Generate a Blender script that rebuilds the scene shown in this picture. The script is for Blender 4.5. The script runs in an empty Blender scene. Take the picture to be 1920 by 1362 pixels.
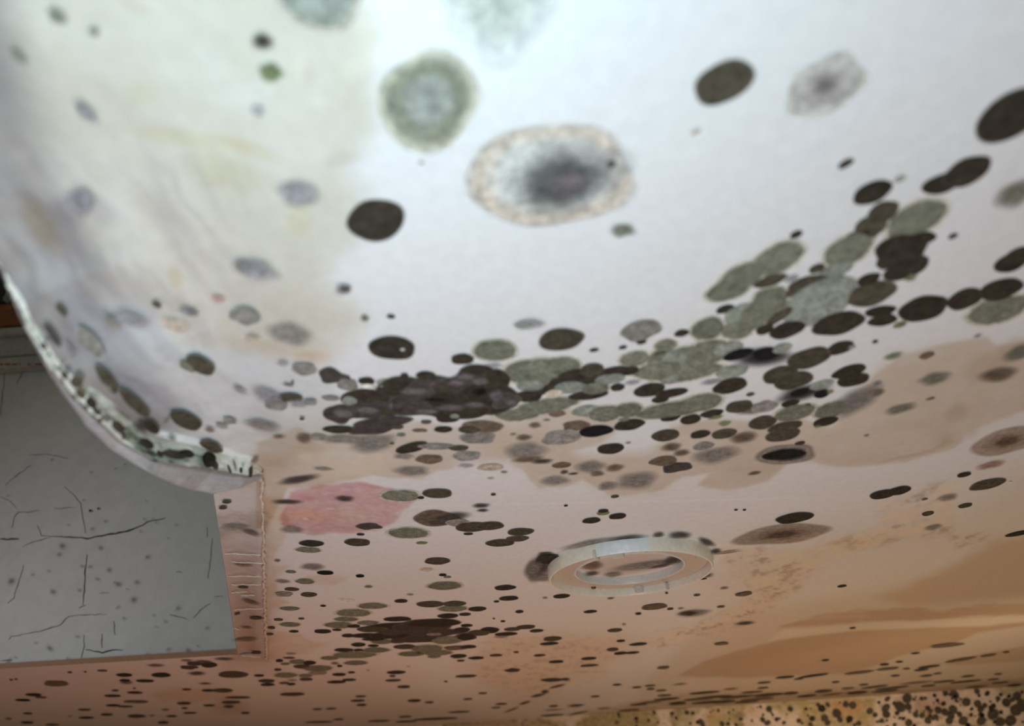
import bpy, bmesh, math, random
import numpy as np
from mathutils import Vector, Matrix
from mathutils.bvhtree import BVHTree

# ------------------------------------------------------------------ camera, world, light, exposure
SC = bpy.context.scene
COL = SC.collection
CEIL = 2.40                      # ceiling height (m)
H = 0.35                         # the camera is held this far below the ceiling
F = 1200.0                       # focal length in pixels of the 1920 x 1362 frame
PITCH = math.radians(33.66)
ROLL = math.radians(3.0)
CAM = Vector((0, 0, CEIL - H))

fwd = Vector((0, math.cos(PITCH), math.sin(PITCH)))
up0 = Vector((0, -math.sin(PITCH), math.cos(PITCH)))
rt0 = Vector((1, 0, 0))
RT = rt0 * math.cos(ROLL) - up0 * math.sin(ROLL)
UP = up0 * math.cos(ROLL) + rt0 * math.sin(ROLL)

cam = bpy.data.cameras.new('camera')
cam_o = bpy.data.objects.new('camera', cam)
COL.objects.link(cam_o)
cam.sensor_width = 36.0
cam.lens = 36.0 * F / 1920.0
cam.clip_start = 0.02
cam_o.matrix_world = Matrix(((RT.x, UP.x, -fwd.x, CAM.x), (RT.y, UP.y, -fwd.y, CAM.y),
                             (RT.z, UP.z, -fwd.z, CAM.z), (0, 0, 0, 1)))
cam.dof.use_dof = True
cam.dof.focus_distance = 1.18
cam.dof.aperture_fstop = 2.7
SC.camera = cam_o

world = bpy.data.worlds.new('world')
SC.world = world
world.use_nodes = True
wb = world.node_tree.nodes['Background']
wb.inputs[0].default_value = (1.0, 0.947, 0.67, 1)
wb.inputs[1].default_value = 0.137


def area(name, loc, target, size, power, color):
    l = bpy.data.lights.new(name, 'AREA')
    l.shape = 'DISK'
    l.size = size
    l.energy = power
    l.color = color
    o = bpy.data.objects.new(name, l)
    COL.objects.link(o)
    o.location = loc
    o.rotation_euler = (Vector(target) - Vector(loc)).to_track_quat('-Z', 'Y').to_euler()
    return o


# a work lamp a metre below the ceiling, the phone's own light, two dim warm lamps low in the room,
# plus unseen fills added to brighten the far wall and the grey wall
area('work_lamp', (-0.12, 0.10, CEIL - 1.0), (-0.10, 0.45, CEIL), 0.22, 6.4, (0.893, 0.913, 1.0))
area('phone_light', (-0.035, -0.01, CEIL - H - 0.01), (-0.15, 0.25, CEIL), 0.012, 1.73, (0.545, 0.885, 1.0))
area('room_lamp', (0.9, 1.5, 0.5), (0.9, 2.6, CEIL - 0.2), 0.5, 9.9, (1.0, 0.766, 0.478))
area('floor_lamp', (-0.6, 1.9, 0.3), (-0.6, 2.6, CEIL), 0.6, 9.3, (1.0, 0.427, 0.292))
wl = area('wall_fill', (1.4, 0.8, 2.0), (1.5, 3.0, 1.75), 0.25, 5.8, (1.0, 0.743, 0.53))
wl.data.spread = math.radians(60)
shaft = area('shaft_fill', (-2.3, 0.9, CEIL + 0.25), (-0.9, 2.1, CEIL + 0.05), 0.3, 1.5, (0.963, 0.93, 1.0))
shaft.data.spread = math.radians(90)

SC.view_settings.view_transform = 'Standard'
SC.view_settings.look = 'None'
SC.view_settings.gamma = 1.0
SC.view_settings.use_curve_mapping = False
SC.view_settings.exposure = 0.0
SC.cycles.transparent_max_bounces = 24


# ------------------------------------------------------------------ projection helpers
def ray(u, v):
    return (RT * (u - 960) + UP * (681 - v) + fwd * F).normalized()


def on_plane(u, v, p, n):
    d = ray(u, v)
    return CAM + d * ((p - CAM).dot(n) / d.dot(n))


def on_ceil(u, v, z=CEIL):
    return on_plane(u, v, Vector((0, 0, z)), Vector((0, 0, 1)))


RTn, UPn, FWn, CAMn = (np.array(q) for q in (RT, UP, fwd, CAM))


def project(P):
    d = P - CAMn
    w = d @ FWn
    ok = w > 0.04
    ws = np.where(ok, w, 1.0)
    u = 960 + F * (d @ RTn) / ws
    v = 681 - F * (d @ UPn) / ws
    return np.where(ok, u, -99999.0), np.where(ok, v, -99999.0)


# ------------------------------------------------------------------ numpy noise
def _hash(ix, iy, seed):
    n = (ix.astype(np.int64) * 374761393 + iy.astype(np.int64) * 668265263 + seed * 1442695041) & 0x7fffffff
    n = ((n ^ (n >> 13)) * 1274126177) & 0x7fffffff
    n = n ^ (n >> 16)
    return (n & 0xffff) / 65535.0


def vnoise(x, y, seed=0):
    ix, iy = np.floor(x), np.floor(y)
    fx, fy = x - ix, y - iy
    fx, fy = fx * fx * (3 - 2 * fx), fy * fy * (3 - 2 * fy)
    a, b = _hash(ix, iy, seed), _hash(ix + 1, iy, seed)
    c, d = _hash(ix, iy + 1, seed), _hash(ix + 1, iy + 1, seed)
    return (a * (1 - fx) + b * fx) * (1 - fy) + (c * (1 - fx) + d * fx) * fy


def fbm(x, y, seed=0, octs=4):
    t, amp, s = 0.0, 0.5, 0.0
    for k in range(octs):
        t = t + amp * vnoise(x, y, seed + k * 17)
        s += amp
        amp *= 0.5
        x, y = x * 2.03, y * 2.03
    return t / s


def poly_sd(u, v, pts):
    """signed distance to a polygon, positive inside"""
    inside = np.zeros(u.shape, bool)
    best = np.full(u.shape, 1e18)
    n = len(pts)
    for i in range(n):
        (x0, y0), (x1, y1) = pts[i], pts[(i + 1) % n]
        c = ((y0 > v) != (y1 > v))
        with np.errstate(divide='ignore', invalid='ignore'):
            xi = (x1 - x0) * (v - y0) / (y1 - y0 if y1 != y0 else 1e-9) + x0
        inside ^= c & (u < xi)
        dx, dy = x1 - x0, y1 - y0
        t = np.clip(((u - x0) * dx + (v - y0) * dy) / (dx * dx + dy * dy + 1e-9), 0, 1)
        best = np.minimum(best, (u - x0 - t * dx) ** 2 + (v - y0 - t * dy) ** 2)
    d = np.sqrt(best)
    return np.where(inside, d, -d)


def sstep(a, b, x):
    t = np.clip((x - a) / (b - a), 0, 1)
    return t * t * (3 - 2 * t)


# ------------------------------------------------------------------ materials
def new_mat(name):
    m = bpy.data.materials.new(name)
    m.use_nodes = True
    nt = m.node_tree
    return m, nt, nt.nodes['Principled BSDF']


def noise_node(nt, scale, detail=4, rough=0.6):
    g = nt.nodes.new('ShaderNodeNewGeometry')
    n = nt.nodes.new('ShaderNodeTexNoise')
    n.inputs['Scale'].default_value = scale
    n.inputs['Detail'].default_value = detail
    n.inputs['Roughness'].default_value = rough
    nt.links.new(g.outputs['Position'], n.inputs['Vector'])
    return n


def ramp(nt, src, lo, hi, p0=0.3, p1=0.7):
    r = nt.nodes.new('ShaderNodeValToRGB')
    r.color_ramp.elements[0].position = p0
    r.color_ramp.elements[1].position = p1
    r.color_ramp.elements[0].color = (lo, lo, lo, 1) if not isinstance(lo, tuple) else (*lo, 1)
    r.color_ramp.elements[1].color = (hi, hi, hi, 1) if not isinstance(hi, tuple) else (*hi, 1)
    nt.links.new(src, r.inputs[0])
    return r.outputs[0]


def mult(nt, a, b, fac=1.0):
    m = nt.nodes.new('ShaderNodeMix')
    m.data_type = 'RGBA'
    m.blend_type = 'MULTIPLY'
    m.inputs[0].default_value = fac
    nt.links.new(a, m.inputs[6])
    nt.links.new(b, m.inputs[7])
    return m.outputs[2]


def bump(nt, bsdf, h, strength, dist):
    b = nt.nodes.new('ShaderNodeBump')
    b.inputs['Strength'].default_value = strength
    b.inputs['Distance'].default_value = dist
    nt.links.new(h, b.inputs['Height'])
    nt.links.new(b.outputs[0], bsdf.inputs['Normal'])


def attr_mat(name, nscale, lo, hi, rough, bscale, bdist, alpha=False, spec=0.3):
    m, nt, p = new_mat(name)
    a = nt.nodes.new('ShaderNodeAttribute')
    a.attribute_name = 'Col'
    n = noise_node(nt, nscale, 5, 0.65)
    nt.links.new(mult(nt, a.outputs['Color'], ramp(nt, n.outputs[0], lo, hi)), p.inputs['Base Color'])
    p.inputs['Roughness'].default_value = rough
    p.inputs['Specular IOR Level'].default_value = spec
    if alpha:
        n2 = noise_node(nt, 95, 4, 0.7)
        src = p.inputs['Base Color'].links[0].from_socket
        nt.links.new(mult(nt, src, ramp(nt, n2.outputs[0], 0.70, 1.30, 0.35, 0.65)), p.inputs['Base Color'])
    b = noise_node(nt, bscale, 3)
    bump(nt, p, b.outputs[0], 0.5, bdist)
    if alpha:
        nt.links.new(a.outputs['Alpha'], p.inputs['Alpha'])
    return m


def plain_mat(name, c, rough=0.6, nscale=30, lo=0.8, hi=1.1, bdist=0.0005, spec=0.3):
    m, nt, p = new_mat(name)
    rgb = nt.nodes.new('ShaderNodeRGB')
    rgb.outputs[0].default_value = (*c, 1)
    n = noise_node(nt, nscale, 5)
    nt.links.new(mult(nt, rgb.outputs[0], ramp(nt, n.outputs[0], lo, hi)), p.inputs['Base Color'])
    p.inputs['Roughness'].default_value = rough
    p.inputs['Specular IOR Level'].default_value = spec
    bump(nt, p, n.outputs[0], 0.4, bdist)
    return m


M_CEIL = attr_mat('painted_ceiling', 90, 0.93, 1.02, 0.55, 160, 0.0006)
M_WALL = attr_mat('mouldy_wallpaper', 60, 0.80, 1.06, 0.7, 120, 0.0015)
M_MOLD = attr_mat('mould', 420, 0.62, 1.28, 0.9, 900, 0.0006, alpha=True, spec=0.1)
M_CORE = attr_mat('plaster_core', 160, 0.82, 1.06, 0.8, 300, 0.002)
M_GREY = attr_mat('grey_paint', 25, 0.92, 1.05, 0.5, 140, 0.0006)
M_TRIM = plain_mat('grey_trim_paint', (0.30, 0.29, 0.275), 0.5, 40)
M_WOOD = plain_mat('bare_wood', (0.19, 0.060, 0.022), 0.6, 25, 0.6, 1.2)
M_DARK = plain_mat('dark_wood', (0.025, 0.02, 0.016), 0.8, 20)
M_BLOCK = plain_mat('pale_green_paint', (0.25, 0.29, 0.25), 0.6, 40)
M_CRACK = plain_mat('crack', (0.035, 0.032, 0.03), 0.9, 80)
M_CRACK2 = plain_mat('shallow_crack', (0.16, 0.155, 0.15), 0.9, 80)
M_FIBRE = plain_mat('torn_paper', (0.80, 0.74, 0.66), 0.8, 200)
M_RIM = attr_mat('lamp_plastic', 120, 0.88, 1.04, 0.35, 300, 0.0003, spec=0.5)
M_TAB = plain_mat('lamp_tab_plastic', (0.70, 0.66, 0.60), 0.35, 100, 0.85, 1.05, spec=0.5)
M_SCREW = plain_mat('rusty_screw', (0.10, 0.06, 0.025), 0.4, 300, 0.5, 1.3)
M_FLOOR = plain_mat('floor_boards', (0.20, 0.13, 0.08), 0.6, 6, 0.7, 1.15)


# ------------------------------------------------------------------ object helpers
def link(name, me, mat, parent=None, loc=None):
    o = bpy.data.objects.new(name, me)
    if mat:
        me.materials.append(mat)
    COL.objects.link(o)
    if loc is not None:
        o.location = loc
    if parent is not None:
        o.parent = parent
    return o


def mesh(name, verts, faces, mat, parent=None, cols=None, smooth=True, loc=None):
    me = bpy.data.meshes.new(name)
    me.from_pydata([tuple(p) for p in verts], [], [tuple(f) for f in faces])
    if cols is not None:
        ca = me.color_attributes.new('Col', 'FLOAT_COLOR', 'POINT')
        c = np.ones((len(verts), 4), np.float32)
        cols = np.asarray(cols, np.float32)
        c[:, :cols.shape[1]] = cols
        ca.data.foreach_set('color', c.ravel())
    if smooth:
        me.polygons.foreach_set('use_smooth', [True] * len(me.polygons))
    me.update()
    return link(name, me, mat, parent, loc)


def grid_faces(nr, nc, off=0):
    r, c = np.meshgrid(np.arange(nr - 1), np.arange(nc - 1), indexing='ij')
    a = (r * nc + c + off).ravel()
    return np.stack([a, a + 1, a + nc + 1, a + nc], 1)


def box_bm(bm, cx, cy, cz, sx, sy, sz, mtx=None, bev=0.0):
    r = bmesh.ops.create_cube(bm, size=1.0)
    vs = r['verts']
    bmesh.ops.scale(bm, vec=(sx, sy, sz), verts=vs)
    bmesh.ops.translate(bm, vec=(cx, cy, cz), verts=vs)
    if bev:
        es = list({e for q in vs for e in q.link_edges})
        bmesh.ops.bevel(bm, geom=es, offset=bev, segments=2, affect='EDGES')
    if mtx is not None:
        bmesh.ops.transform(bm, matrix=mtx, verts=bm.verts)


def bm_obj(name, bm, mat, parent=None, smooth=False, loc=None):
    me = bpy.data.meshes.new(name)
    bmesh.ops.recalc_face_normals(bm, faces=bm.faces)
    bm.to_mesh(me)
    bm.free()
    if smooth:
        me.polygons.foreach_set('use_smooth', [True] * len(me.polygons))
    return link(name, me, mat, parent, loc)


def tube(name, pts, rad, mat, parent, sides=6, rng=None, jit=0.0):
    vs, fs = [], []
    n = len(pts)
    for i, p in enumerate(pts):
        d = (pts[min(i + 1, n - 1)] - pts[max(i - 1, 0)]).normalized()
        a = d.cross(Vector((0, 0, 1)))
        a = a.normalized() if a.length > 1e-6 else Vector((1, 0, 0))
        b = d.cross(a).normalized()
        r = rad[i] if isinstance(rad, list) else rad
        for k in range(sides):
            t = 2 * math.pi * k / sides
            rr = r * (1 + (rng.uniform(-jit, jit) if rng else 0))
            vs.append(p + a * math.cos(t) * rr + b * math.sin(t) * rr)
    for i in range(n - 1):
        for k in range(sides):
            k2 = (k + 1) % sides
            fs.append((i * sides + k, i * sides + k2, (i + 1) * sides + k2, (i + 1) * sides + k))
    fs.append(tuple(range(sides)))
    fs.append(tuple(range((n - 1) * sides, n * sides)))
    return mesh(name, vs, fs, mat, parent)


def structure(o, label=None):
    o['kind'] = 'structure'
    if label:
        o['label'] = label
    return o


# ------------------------------------------------------------------ the ceiling and its sagging, torn edge
# torn edge of the sagging board: pixel, and how far below the camera-to-ceiling height it hangs
E0 = [(490, 876, 1.0), (471, 862, .985), (430, 857, .965), (400, 850, .95), (360, 838, .925), (310, 826, .90), (277, 817, .88),
      (246, 792, .86), (200, 755, .84), (160, 721, .83), (140, 706, .83), (117, 686, .835), (99, 661, .84),
      (78, 628, .85), (58, 595, .86), (47, 566, .87), (20, 527, .89), (4, 500, .90), (-40, 430, .915), (-110, 320, .93)]
E1 = [(492, 890), (463, 892), (430, 886), (400, 880), (367, 875), (320, 868), (283, 860), (229, 829), (181, 788), (134, 740), (121, 720),
      (105, 702), (90, 683), (68, 645), (49, 612), (31, 572), (14, 535), (1, 501), (-46, 430), (-118, 320)]
E2 = [(491, 897), (450, 915), (398, 926), (365, 920), (336, 912), (300, 897), (277, 885), (208, 842), (162, 798), (121, 742), (108, 722),
      (94, 702), (84, 684), (65, 646), (47, 613), (30, 573), (13, 536), (0, 502), (-48, 431), (-121, 321)]
E0w = [on_ceil(u, v, CAM.z + H * k) for u, v, k in E0]
P0 = E0w[0]
E0w += [Vector((E0w[-1].x - 0.02, 0.05, CEIL - 0.02)), Vector((E0w[-1].x - 0.03, -0.4, CEIL - 0.012)), Vector((E0w[-1].x - 0.03, -1.6, CEIL - 0.01))]
ey = np.array([p.y for p in E0w])[::-1]
ex = np.array([p.x for p in E0w])[::-1]
ez = np.array([p.z for p in E0w])[::-1]
assert (np.diff(ey) > 0).all(), ey
XR = 3.2


def rows_v(v0, v1, n):
    v = np.linspace(v0, v1, n)
    e = PITCH - np.arctan((v - 681) / F)
    return H / np.tan(e)


def frame_half(y):                         # half the width the lens sees at this distance, plus a margin
    return 0.80 * (y * math.cos(PITCH) + H * math.sin(PITCH)) * 1.12 + 0.05


V, Fc = [], []


def add_grid(P):                           # P: rows x cols x 3
    off = sum(len(q) for q in V)
    V.append(P.reshape(-1, 3))
    Fc.append(grid_faces(P.shape[0], P.shape[1], off))


# near part, from behind the camera to the corner of the tear
yv = rows_v(-70, 872, 230)
ys = np.concatenate([np.linspace(-1.6, yv[0] - 0.03, 12), yv[yv < P0.y - 0.004], [P0.y]])
s_in = np.linspace(0, 1, 420)
P = np.zeros((len(ys), len(s_in) + 8, 3))
for i, y in enumerate(ys):
    xl, zl = np.interp(y, ey, ex), np.interp(y, ey, ez)
    xr = frame_half(max(y, 0.1))
    x = np.concatenate([xl + (xr - xl) * s_in, xr + (XR - xr) * np.linspace(0, 1, 9)[1:]])
    span = 0.70 * H * min(1.0, (CEIL - zl) / (0.10 * H) + 0.25)
    tau = np.clip((xl + span - x) / span, 0, 1)
    dz = (CEIL - zl) * (0.25 * tau ** 2 + 0.75 * tau ** 5)
    P[i, :, 0], P[i, :, 1], P[i, :, 2] = x, y, CEIL - dz
lump = (fbm(P[..., 0] * 14, P[..., 1] * 14, 5) - 0.5) * 0.006
pu = sstep(-0.08, -0.28, P[..., 0]) * sstep(P0.y, P0.y - 0.06, P[..., 1])
P[..., 2] -= lump * pu
add_grid(P)
row_end = P[-1]

# middle part: the strip beside the opening, and the ceiling right of the seam
G0, G1 = on_ceil(400, 926), on_ceil(445, 1228)
FA, FB = on_ceil(0, 1255), G1
fslope = (FB.y - FA.y) / (FB.x - FA.x)


def Fline(x):
    return FB.y + (x - FB.x) * fslope


WA, WB = on_ceil(1250, 1331), on_ceil(1900, 1288)
wslope = (WB.y - WA.y) / (WB.x - WA.x)


def Wline(x):
    return WA.y + (x - WA.x) * wslope


S0, S1 = Vector(P0), on_ceil(500, 1236)
tt = (rows_v(876, 1236, 130) - P0.y) / (rows_v(1236, 1236.1, 2)[0] - P0.y)
tt = np.clip(tt, 0, 1)
tt[0], tt[-1] = 0, 1
gy = np.array([P0.y, on_ceil(455, 914).y, G0.y, G1.y])
gx = np.array([P0.x, on_ceil(455, 914).x, G0.x, G1.x])
nA, nB = 26, 430
PA, PB = np.zeros((len(tt), nA, 3)), np.zeros((len(tt), nB + 8, 3))
for i, t in enumerate(tt):
    xs = P0.x + (S1.x - P0.x) * t
    ymid = P0.y + (Fline(xs) - P0.y) * t
    xl = np.interp(ymid, gy, gx)
    x = xl + (xs - xl) * np.linspace(0, 1, nA)
    PA[i, :, 0], PA[i, :, 1] = x, P0.y + (Fline(x) - P0.y) * t
    PA[i, :, 2] = CEIL + 0.005 * np.sin(np.pi * np.linspace(0, 1, nA)) * min(1, 6 * t)
    xr = frame_half(P0.y + (Fline(0) - P0.y) * t)
    x = np.concatenate([xs + (xr - xs) * np.linspace(0, 1, nB), xr + (XR - xr) * np.linspace(0, 1, 9)[1:]])
    PB[i, :, 0], PB[i, :, 1], PB[i, :, 2] = x, P0.y + (Fline(x) - P0.y) * t, CEIL
add_grid(PA)
add_grid(PB)
# far part, to the wall
xs = np.concatenate([np.linspace(-4.2, -2.3, 8)[:-1], np.linspace(-2.3, 2.6, 560), np.linspace(2.6, XR, 4)[1:]])
t = np.linspace(0, 1, 70) ** 1.15
PC = np.zeros((len(t), len(xs), 3))
PC[..., 0] = xs[None, :]
PC[..., 1] = Fline(xs)[None, :] * (1 - t[:, None]) + Wline(xs)[None, :] * t[:, None]
PC[..., 2] = CEIL
add_grid(PC)
CV = np.concatenate(V)
CF = np.concatenate(Fc)
cu, cv = project(CV)

# ---- colours of the ceiling: paint, damp, stains, and shade painted in along the sagging left edge
X, Y = CV[:, 0], CV[:, 1]
WHITE = np.array([0.80, 0.79, 0.785])
C = np.tile(WHITE, (len(CV), 1))
n_big = fbm(X * 6, Y * 6, 1)
n_mid = fbm(X * 24, Y * 24, 2)
n_fin = fbm(X * 90, Y * 90, 3)


def stain(pts, mul, soft=6, warp=10, amount=1.0, wscale=24, tex=0.0, tscale=60, seed=11, ty=1.0):
    global C
    sd = poly_sd(cu, cv, pts) + warp * (fbm(X * wscale, Y * wscale, seed) - 0.5) * 2
    m = sstep(-soft, soft, sd) * amount
    if tex:
        m = m * (1 - tex + tex * 2 * fbm(X * tscale, (Y - 0.12 * X) * tscale * ty, seed + 5))
    m = np.clip(m, 0, 1)[:, None]
    C = C * (1 - m) + C * np.array(mul) * m


def blob(u, v, w, h, mul, amount=1.0, tilt=0.0):
    global C
    a = math.radians(-tilt)
    du, dv = cu - u, cv - v
    x = (du * math.cos(a) + dv * math.sin(a)) / (w / 2)
    y = (-du * math.sin(a) + dv * math.cos(a)) / (h / 2)
    r = np.sqrt(x * x + y * y) + 0.35 * (n_mid - 0.5)
    m = (sstep(1.15, 0.35, r) * amount)[:, None]
    C = C * (1 - m) + C * np.array(mul) * m


C *= (0.975 + 0.05 * n_big)[:, None]
# damp cream area over the sagging part
damp = [(-900, -400), (700, -300), (690, 0), (715, 60), (700, 150), (690, 240), (655, 310), (690, 380), (660, 450), (605, 520), (640, 560),
        (690, 590), (660, 640), (590, 690), (560, 720), (640, 780), (620, 830), (500, 880), (480, 920), (-900, 920)]
stain(damp, (0.92, 0.90, 0.845), 26, 26, 1.0, 12)
stain(damp, (0.86, 0.84, 0.79), 50, 40, 0.75, 10, 0.95, 16, 31)
stain(damp, (0.95, 0.935, 0.885), 40, 40, 0.8, 10, 1.0, 50, 37)
stain([(380, 690), (470, 690), (540, 760), (520, 800), (430, 780), (380, 740)], (0.55, 0.52, 0.55), 20, 12, 0.45, 30, 1.0, 260, 39)
stain([(-900, -400), (300, 250), (330, 330), (400, 430), (500, 520), (560, 720), (480, 930), (-900, 930)], (0.97, 0.95, 0.97), 60, 40, 1, 8)
for q in [(180, 390, 130, 60, (0.80, 0.80, 0.84), -35), (75, 420, 60, 150, (0.80, 0.74, 0.62), 30), (130, 400, 90, 60, (.8, .8, .84), -40),
          (360, 260, 260, 40, (0.95, 0.92, 0.80), -8), (470, 280, 160, 40, (0.94, 0.91, 0.80), -20), (430, 320, 200, 80, (0.95, 0.94, 0.84), -20),
          (265, 175, 70, 50, (0.95, 0.95, 0.84), 0), (560, 410, 60, 90, (0.96, 0.95, 0.82), 0), (470, 650, 260, 40, (0.92, 0.87, 0.76), -8),
          (330, 520, 30, 50, (0.90, 0.84, 0.70), 20), (590, 670, 90, 30, (0.97, 0.84, 0.75), 5), (255, 10, 110, 30, (0.96, 0.90, 0.84), -25),
          (300, 700, 180, 60, (0.92, 0.90, 0.88), -20), (130, 620, 60, 120, (0.86, 0.84, 0.88), 40), (60, 560, 40, 110, (0.80, 0.80, 0.86), 30),
          (580, 140, 30, 60, (0.93, 0.90, 0.88), 0), (640, 300, 100, 40, (0.93, 0.91, 0.90), 15)]:
    blob(q[0], q[1], q[2], q[3], q[4], 0.9, q[5])
# the lower part of the sagging board is washed lilac-white
wash = poly_sd(cu, cv, [(60, 470), (170, 545), (330, 610), (480, 668), (600, 700), (640, 770), (600, 815), (500, 850), (470, 868), (380, 845), (260, 770), (180, 690)])
wm = (sstep(-30, 30, wash + 50 * (fbm(X * 22, Y * 22, 36) - 0.5)) * (0.55 + 0.6 * fbm(X * 40, Y * 20, 38)))[:, None].clip(0, 0.92)
C = C * (1 - wm) + np.array((0.655, 0.66, 0.655)) * wm
# fine streaks of grime running along the sag
stk = fbm(X * 150 + 3 * fbm(X * 20, Y * 20, 44), Y * 16, 42)
sz = sstep(560, 250, cu) * sstep(150, 420, cv) * (cv < 930)
sd_ = (sstep(0.50, 0.68, stk) * sz * 0.42)[:, None]
C = C * (1 - sd_) + C * np.array((0.66, 0.64, 0.70)) * sd_
sl_ = (sstep(0.48, 0.32, stk) * sz * 0.5)[:, None]
C = C * (1 - sl_) + np.minimum(C * 1.16, 0.86) * sl_
edge_shade = poly_sd(cu, cv, [(-900, -400), (-30, -150), (40, 160), (100, 340), (165, 440), (210, 540), (245, 640), (285, 715), (330, 785), (310, 830), (-900, 900)])  # left edge falling into shade, painted into the colour with a violet-grey tint
fm = (sstep(-80, 60, edge_shade + 30 * (fbm(X * 16, Y * 16, 33) - 0.5)) * (0.75 + 0.5 * fbm(X * 30, Y * 12, 35)))[:, None].clip(0, 1)
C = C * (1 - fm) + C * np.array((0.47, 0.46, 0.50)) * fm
for q in [(125, 352, 34, 40), (165, 405, 24, 26), (135, 420, 26, 14), (38, 290, 40, 40), (700, 60, 90, 160), (660, 130, 60, 60), (600, 190, 50, 20), (560, 120, 40, 50)]:
    blob(*q, (1.08, 1.08, 1.06), 0.8)
def daub(u, v, w, h, col, amount, tilt):
    global C
    a = math.radians(-tilt)
    du, dv = cu - u, cv - v
    r = np.sqrt(((du * math.cos(a) + dv * math.sin(a)) / (w / 2)) ** 2 + ((-du * math.sin(a) + dv * math.cos(a)) / (h / 2)) ** 2) + 0.5 * (n_mid - 0.5)
    m = (sstep(1.1, 0.7, r) * amount)[:, None]
    C = C * (1 - m) + np.array(col) * m


# clean white paint left along the torn edge
daub(208, 768, 130, 15, (0.86, 0.87, 0.88), 0.95, -43)
daub(345, 824, 130, 16, (0.86, 0.87, 0.88), 0.9, -14)
daub(410, 842, 60, 14, (0.84, 0.84, 0.82), 0.9, -14)
daub(455, 858, 60, 12, (0.84, 0.84, 0.82), 0.8, -8)
# damp tan band below the thick mould
tan = [(480, 830), (560, 800), (600, 830), (690, 800), (780, 790), (860, 800), (940, 770), (1020, 760), (1100, 770), (1180, 790), (1130, 830),
       (1050, 856), (1080, 860), (1200, 846), (1240, 832), (1260, 800), (1330, 786), (1400, 790), (1480, 780), (1560, 800), (1640, 700),
       (1690, 664), (1760, 648), (1850, 632), (1870, 650), (1960, 630), (2080, 640), (2120, 690), (2040, 730), (1930, 768), (1840, 800), (1790, 840), (1700, 866), (1600, 876),
       (1540, 872), (1510, 864), (1480, 868), (1440, 902), (1360, 922), (1310, 910), (1330, 888), (1280, 894), (1240, 920), (1150, 934),
       (1120, 918), (1092, 901), (1060, 912), (1010, 918), (990, 900), (980, 880), (950, 868), (880, 876), (820, 884), (790, 900), (700, 892), (600, 914),
       (540, 915), (500, 990), (480, 990)]
stain(tan, (0.905, 0.845, 0.775), 3, 5, 1.0, 30)
stain(tan, (0.95, 0.90, 0.84), 14, 12, 0.7, 18, 0.9, 40, 41)
stain(tan, (0.84, 0.78, 0.70), 3, 4, 0.45, 30, 0.9, 14, 43)
for q in [(1793, 775, 40, 60, -60), (1775, 830, 80, 12, 28), (1700, 856, 120, 8, 12), (1850, 690, 130, 60, 15), (1900, 650, 80, 40, 20)]:
    blob(q[0], q[1], q[2], q[3], (0.83, 0.76, 0.68), 0.7, q[4])
for q in [(590, 860, 90, 40), (570, 850, 40, 36), (700, 868, 160, 40), (660, 880, 160, 30), (640, 890, 200, 30)]:
    blob(*q, (1.10, 1.10, 1.06), 0.7)
# pink patch
pink = [(545, 924), (600, 910), (668, 904), (735, 916), (775, 940), (768, 950), (745, 962), (756, 958), (744, 976), (715, 992), (664, 1000),
        (582, 1003), (556, 996), (528, 986), (524, 972), (534, 950)]
stain(pink, (0.93, 0.75, 0.79), 3, 5, 1.0, 60)
stain(pink, (0.97, 0.82, 0.82), 3, 5, 0.8, 60, 0.95, 60, 51)
stain(pink, (1.06, 1.10, 0.98), 3, 5, 0.8, 60, 1.0, 34, 55)
stain(pink, (0.78, 0.66, 0.72), 3, 5, 0.55, 60, 1.0, 150, 57)
blob(570, 968, 110, 30, (1.12, 0.98, 0.72), 0.7)
blob(670, 965, 120, 44, (1.02, 1.12, 1.02), 0.8)
daub(572, 973, 12, 4, (.8, .74, .66), 0.8, 0)
daub(620, 955, 16, 4, (.8, .74, .68), 0.7, 0)
blob(690, 909, 70, 10, (0.95, 0.72, 0.78), 0.8, -12)
blob(575, 935, 60, 10, (0.92, 0.70, 0.70), 0.8, 0)
# tan rags beside the seam and small tan stains
for pts in ([(498, 930), (530, 930), (545, 990), (520, 1030), (510, 1060), (548, 1060), (520, 1080), (520, 1120), (540, 1130), (505, 1150), (512, 1180), (498, 1240)],
            [(498, 1185), (560, 1186), (580, 1204), (620, 1206), (590, 1218), (560, 1232), (498, 1240)],
            [(565, 1086), (590, 1082), (640, 1078), (662, 1083), (640, 1092), (612, 1099), (580, 1096)],
            [(285, 1300), (330, 1290), (430, 1292), (440, 1310), (360, 1318), (300, 1316)],
            [(930, 1190), (1000, 1190), (1100, 1195), (1160, 1190), (1210, 1200), (1190, 1230), (1130, 1245), (1060, 1270), (1040, 1320), (960, 1330), (900, 1290), (860, 1250), (900, 1220)]):
    stain(pts, (0.90, 0.80, 0.68), 4 if pts[0][0] < 900 else 24, 6, 0.85 if pts[0][0] < 900 else 0.5, 40, 0.6, 30, 61)
# strip beside the opening: bare brown paper, darker towards the far end
strip = [(380, 900), (497, 886), (503, 1030), (501, 1110), (502, 1240), (440, 1240)]
stain(strip, (0.86, 0.82, 0.80), 2, 1, 1.0, 40, 0.3, 60, 71)
stain([(400, 1000), (503, 1020), (503, 1240), (430, 1240)], (0.74, 0.66, 0.62), 40, 10, 1.0, 40, 0.4, 90, 73)
stain([(420, 1100), (503, 1105), (503, 1240), (430, 1240)], (0.86, 0.78, 0.74), 50, 10, 1.0, 40, 0.4, 90, 75)
stain([(400, 960), (503, 960), (503, 995), (400, 1010)], (0.72, 0.68, 0.64), 10, 10, 0.9, 60, 0.8, 120, 77)
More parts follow.
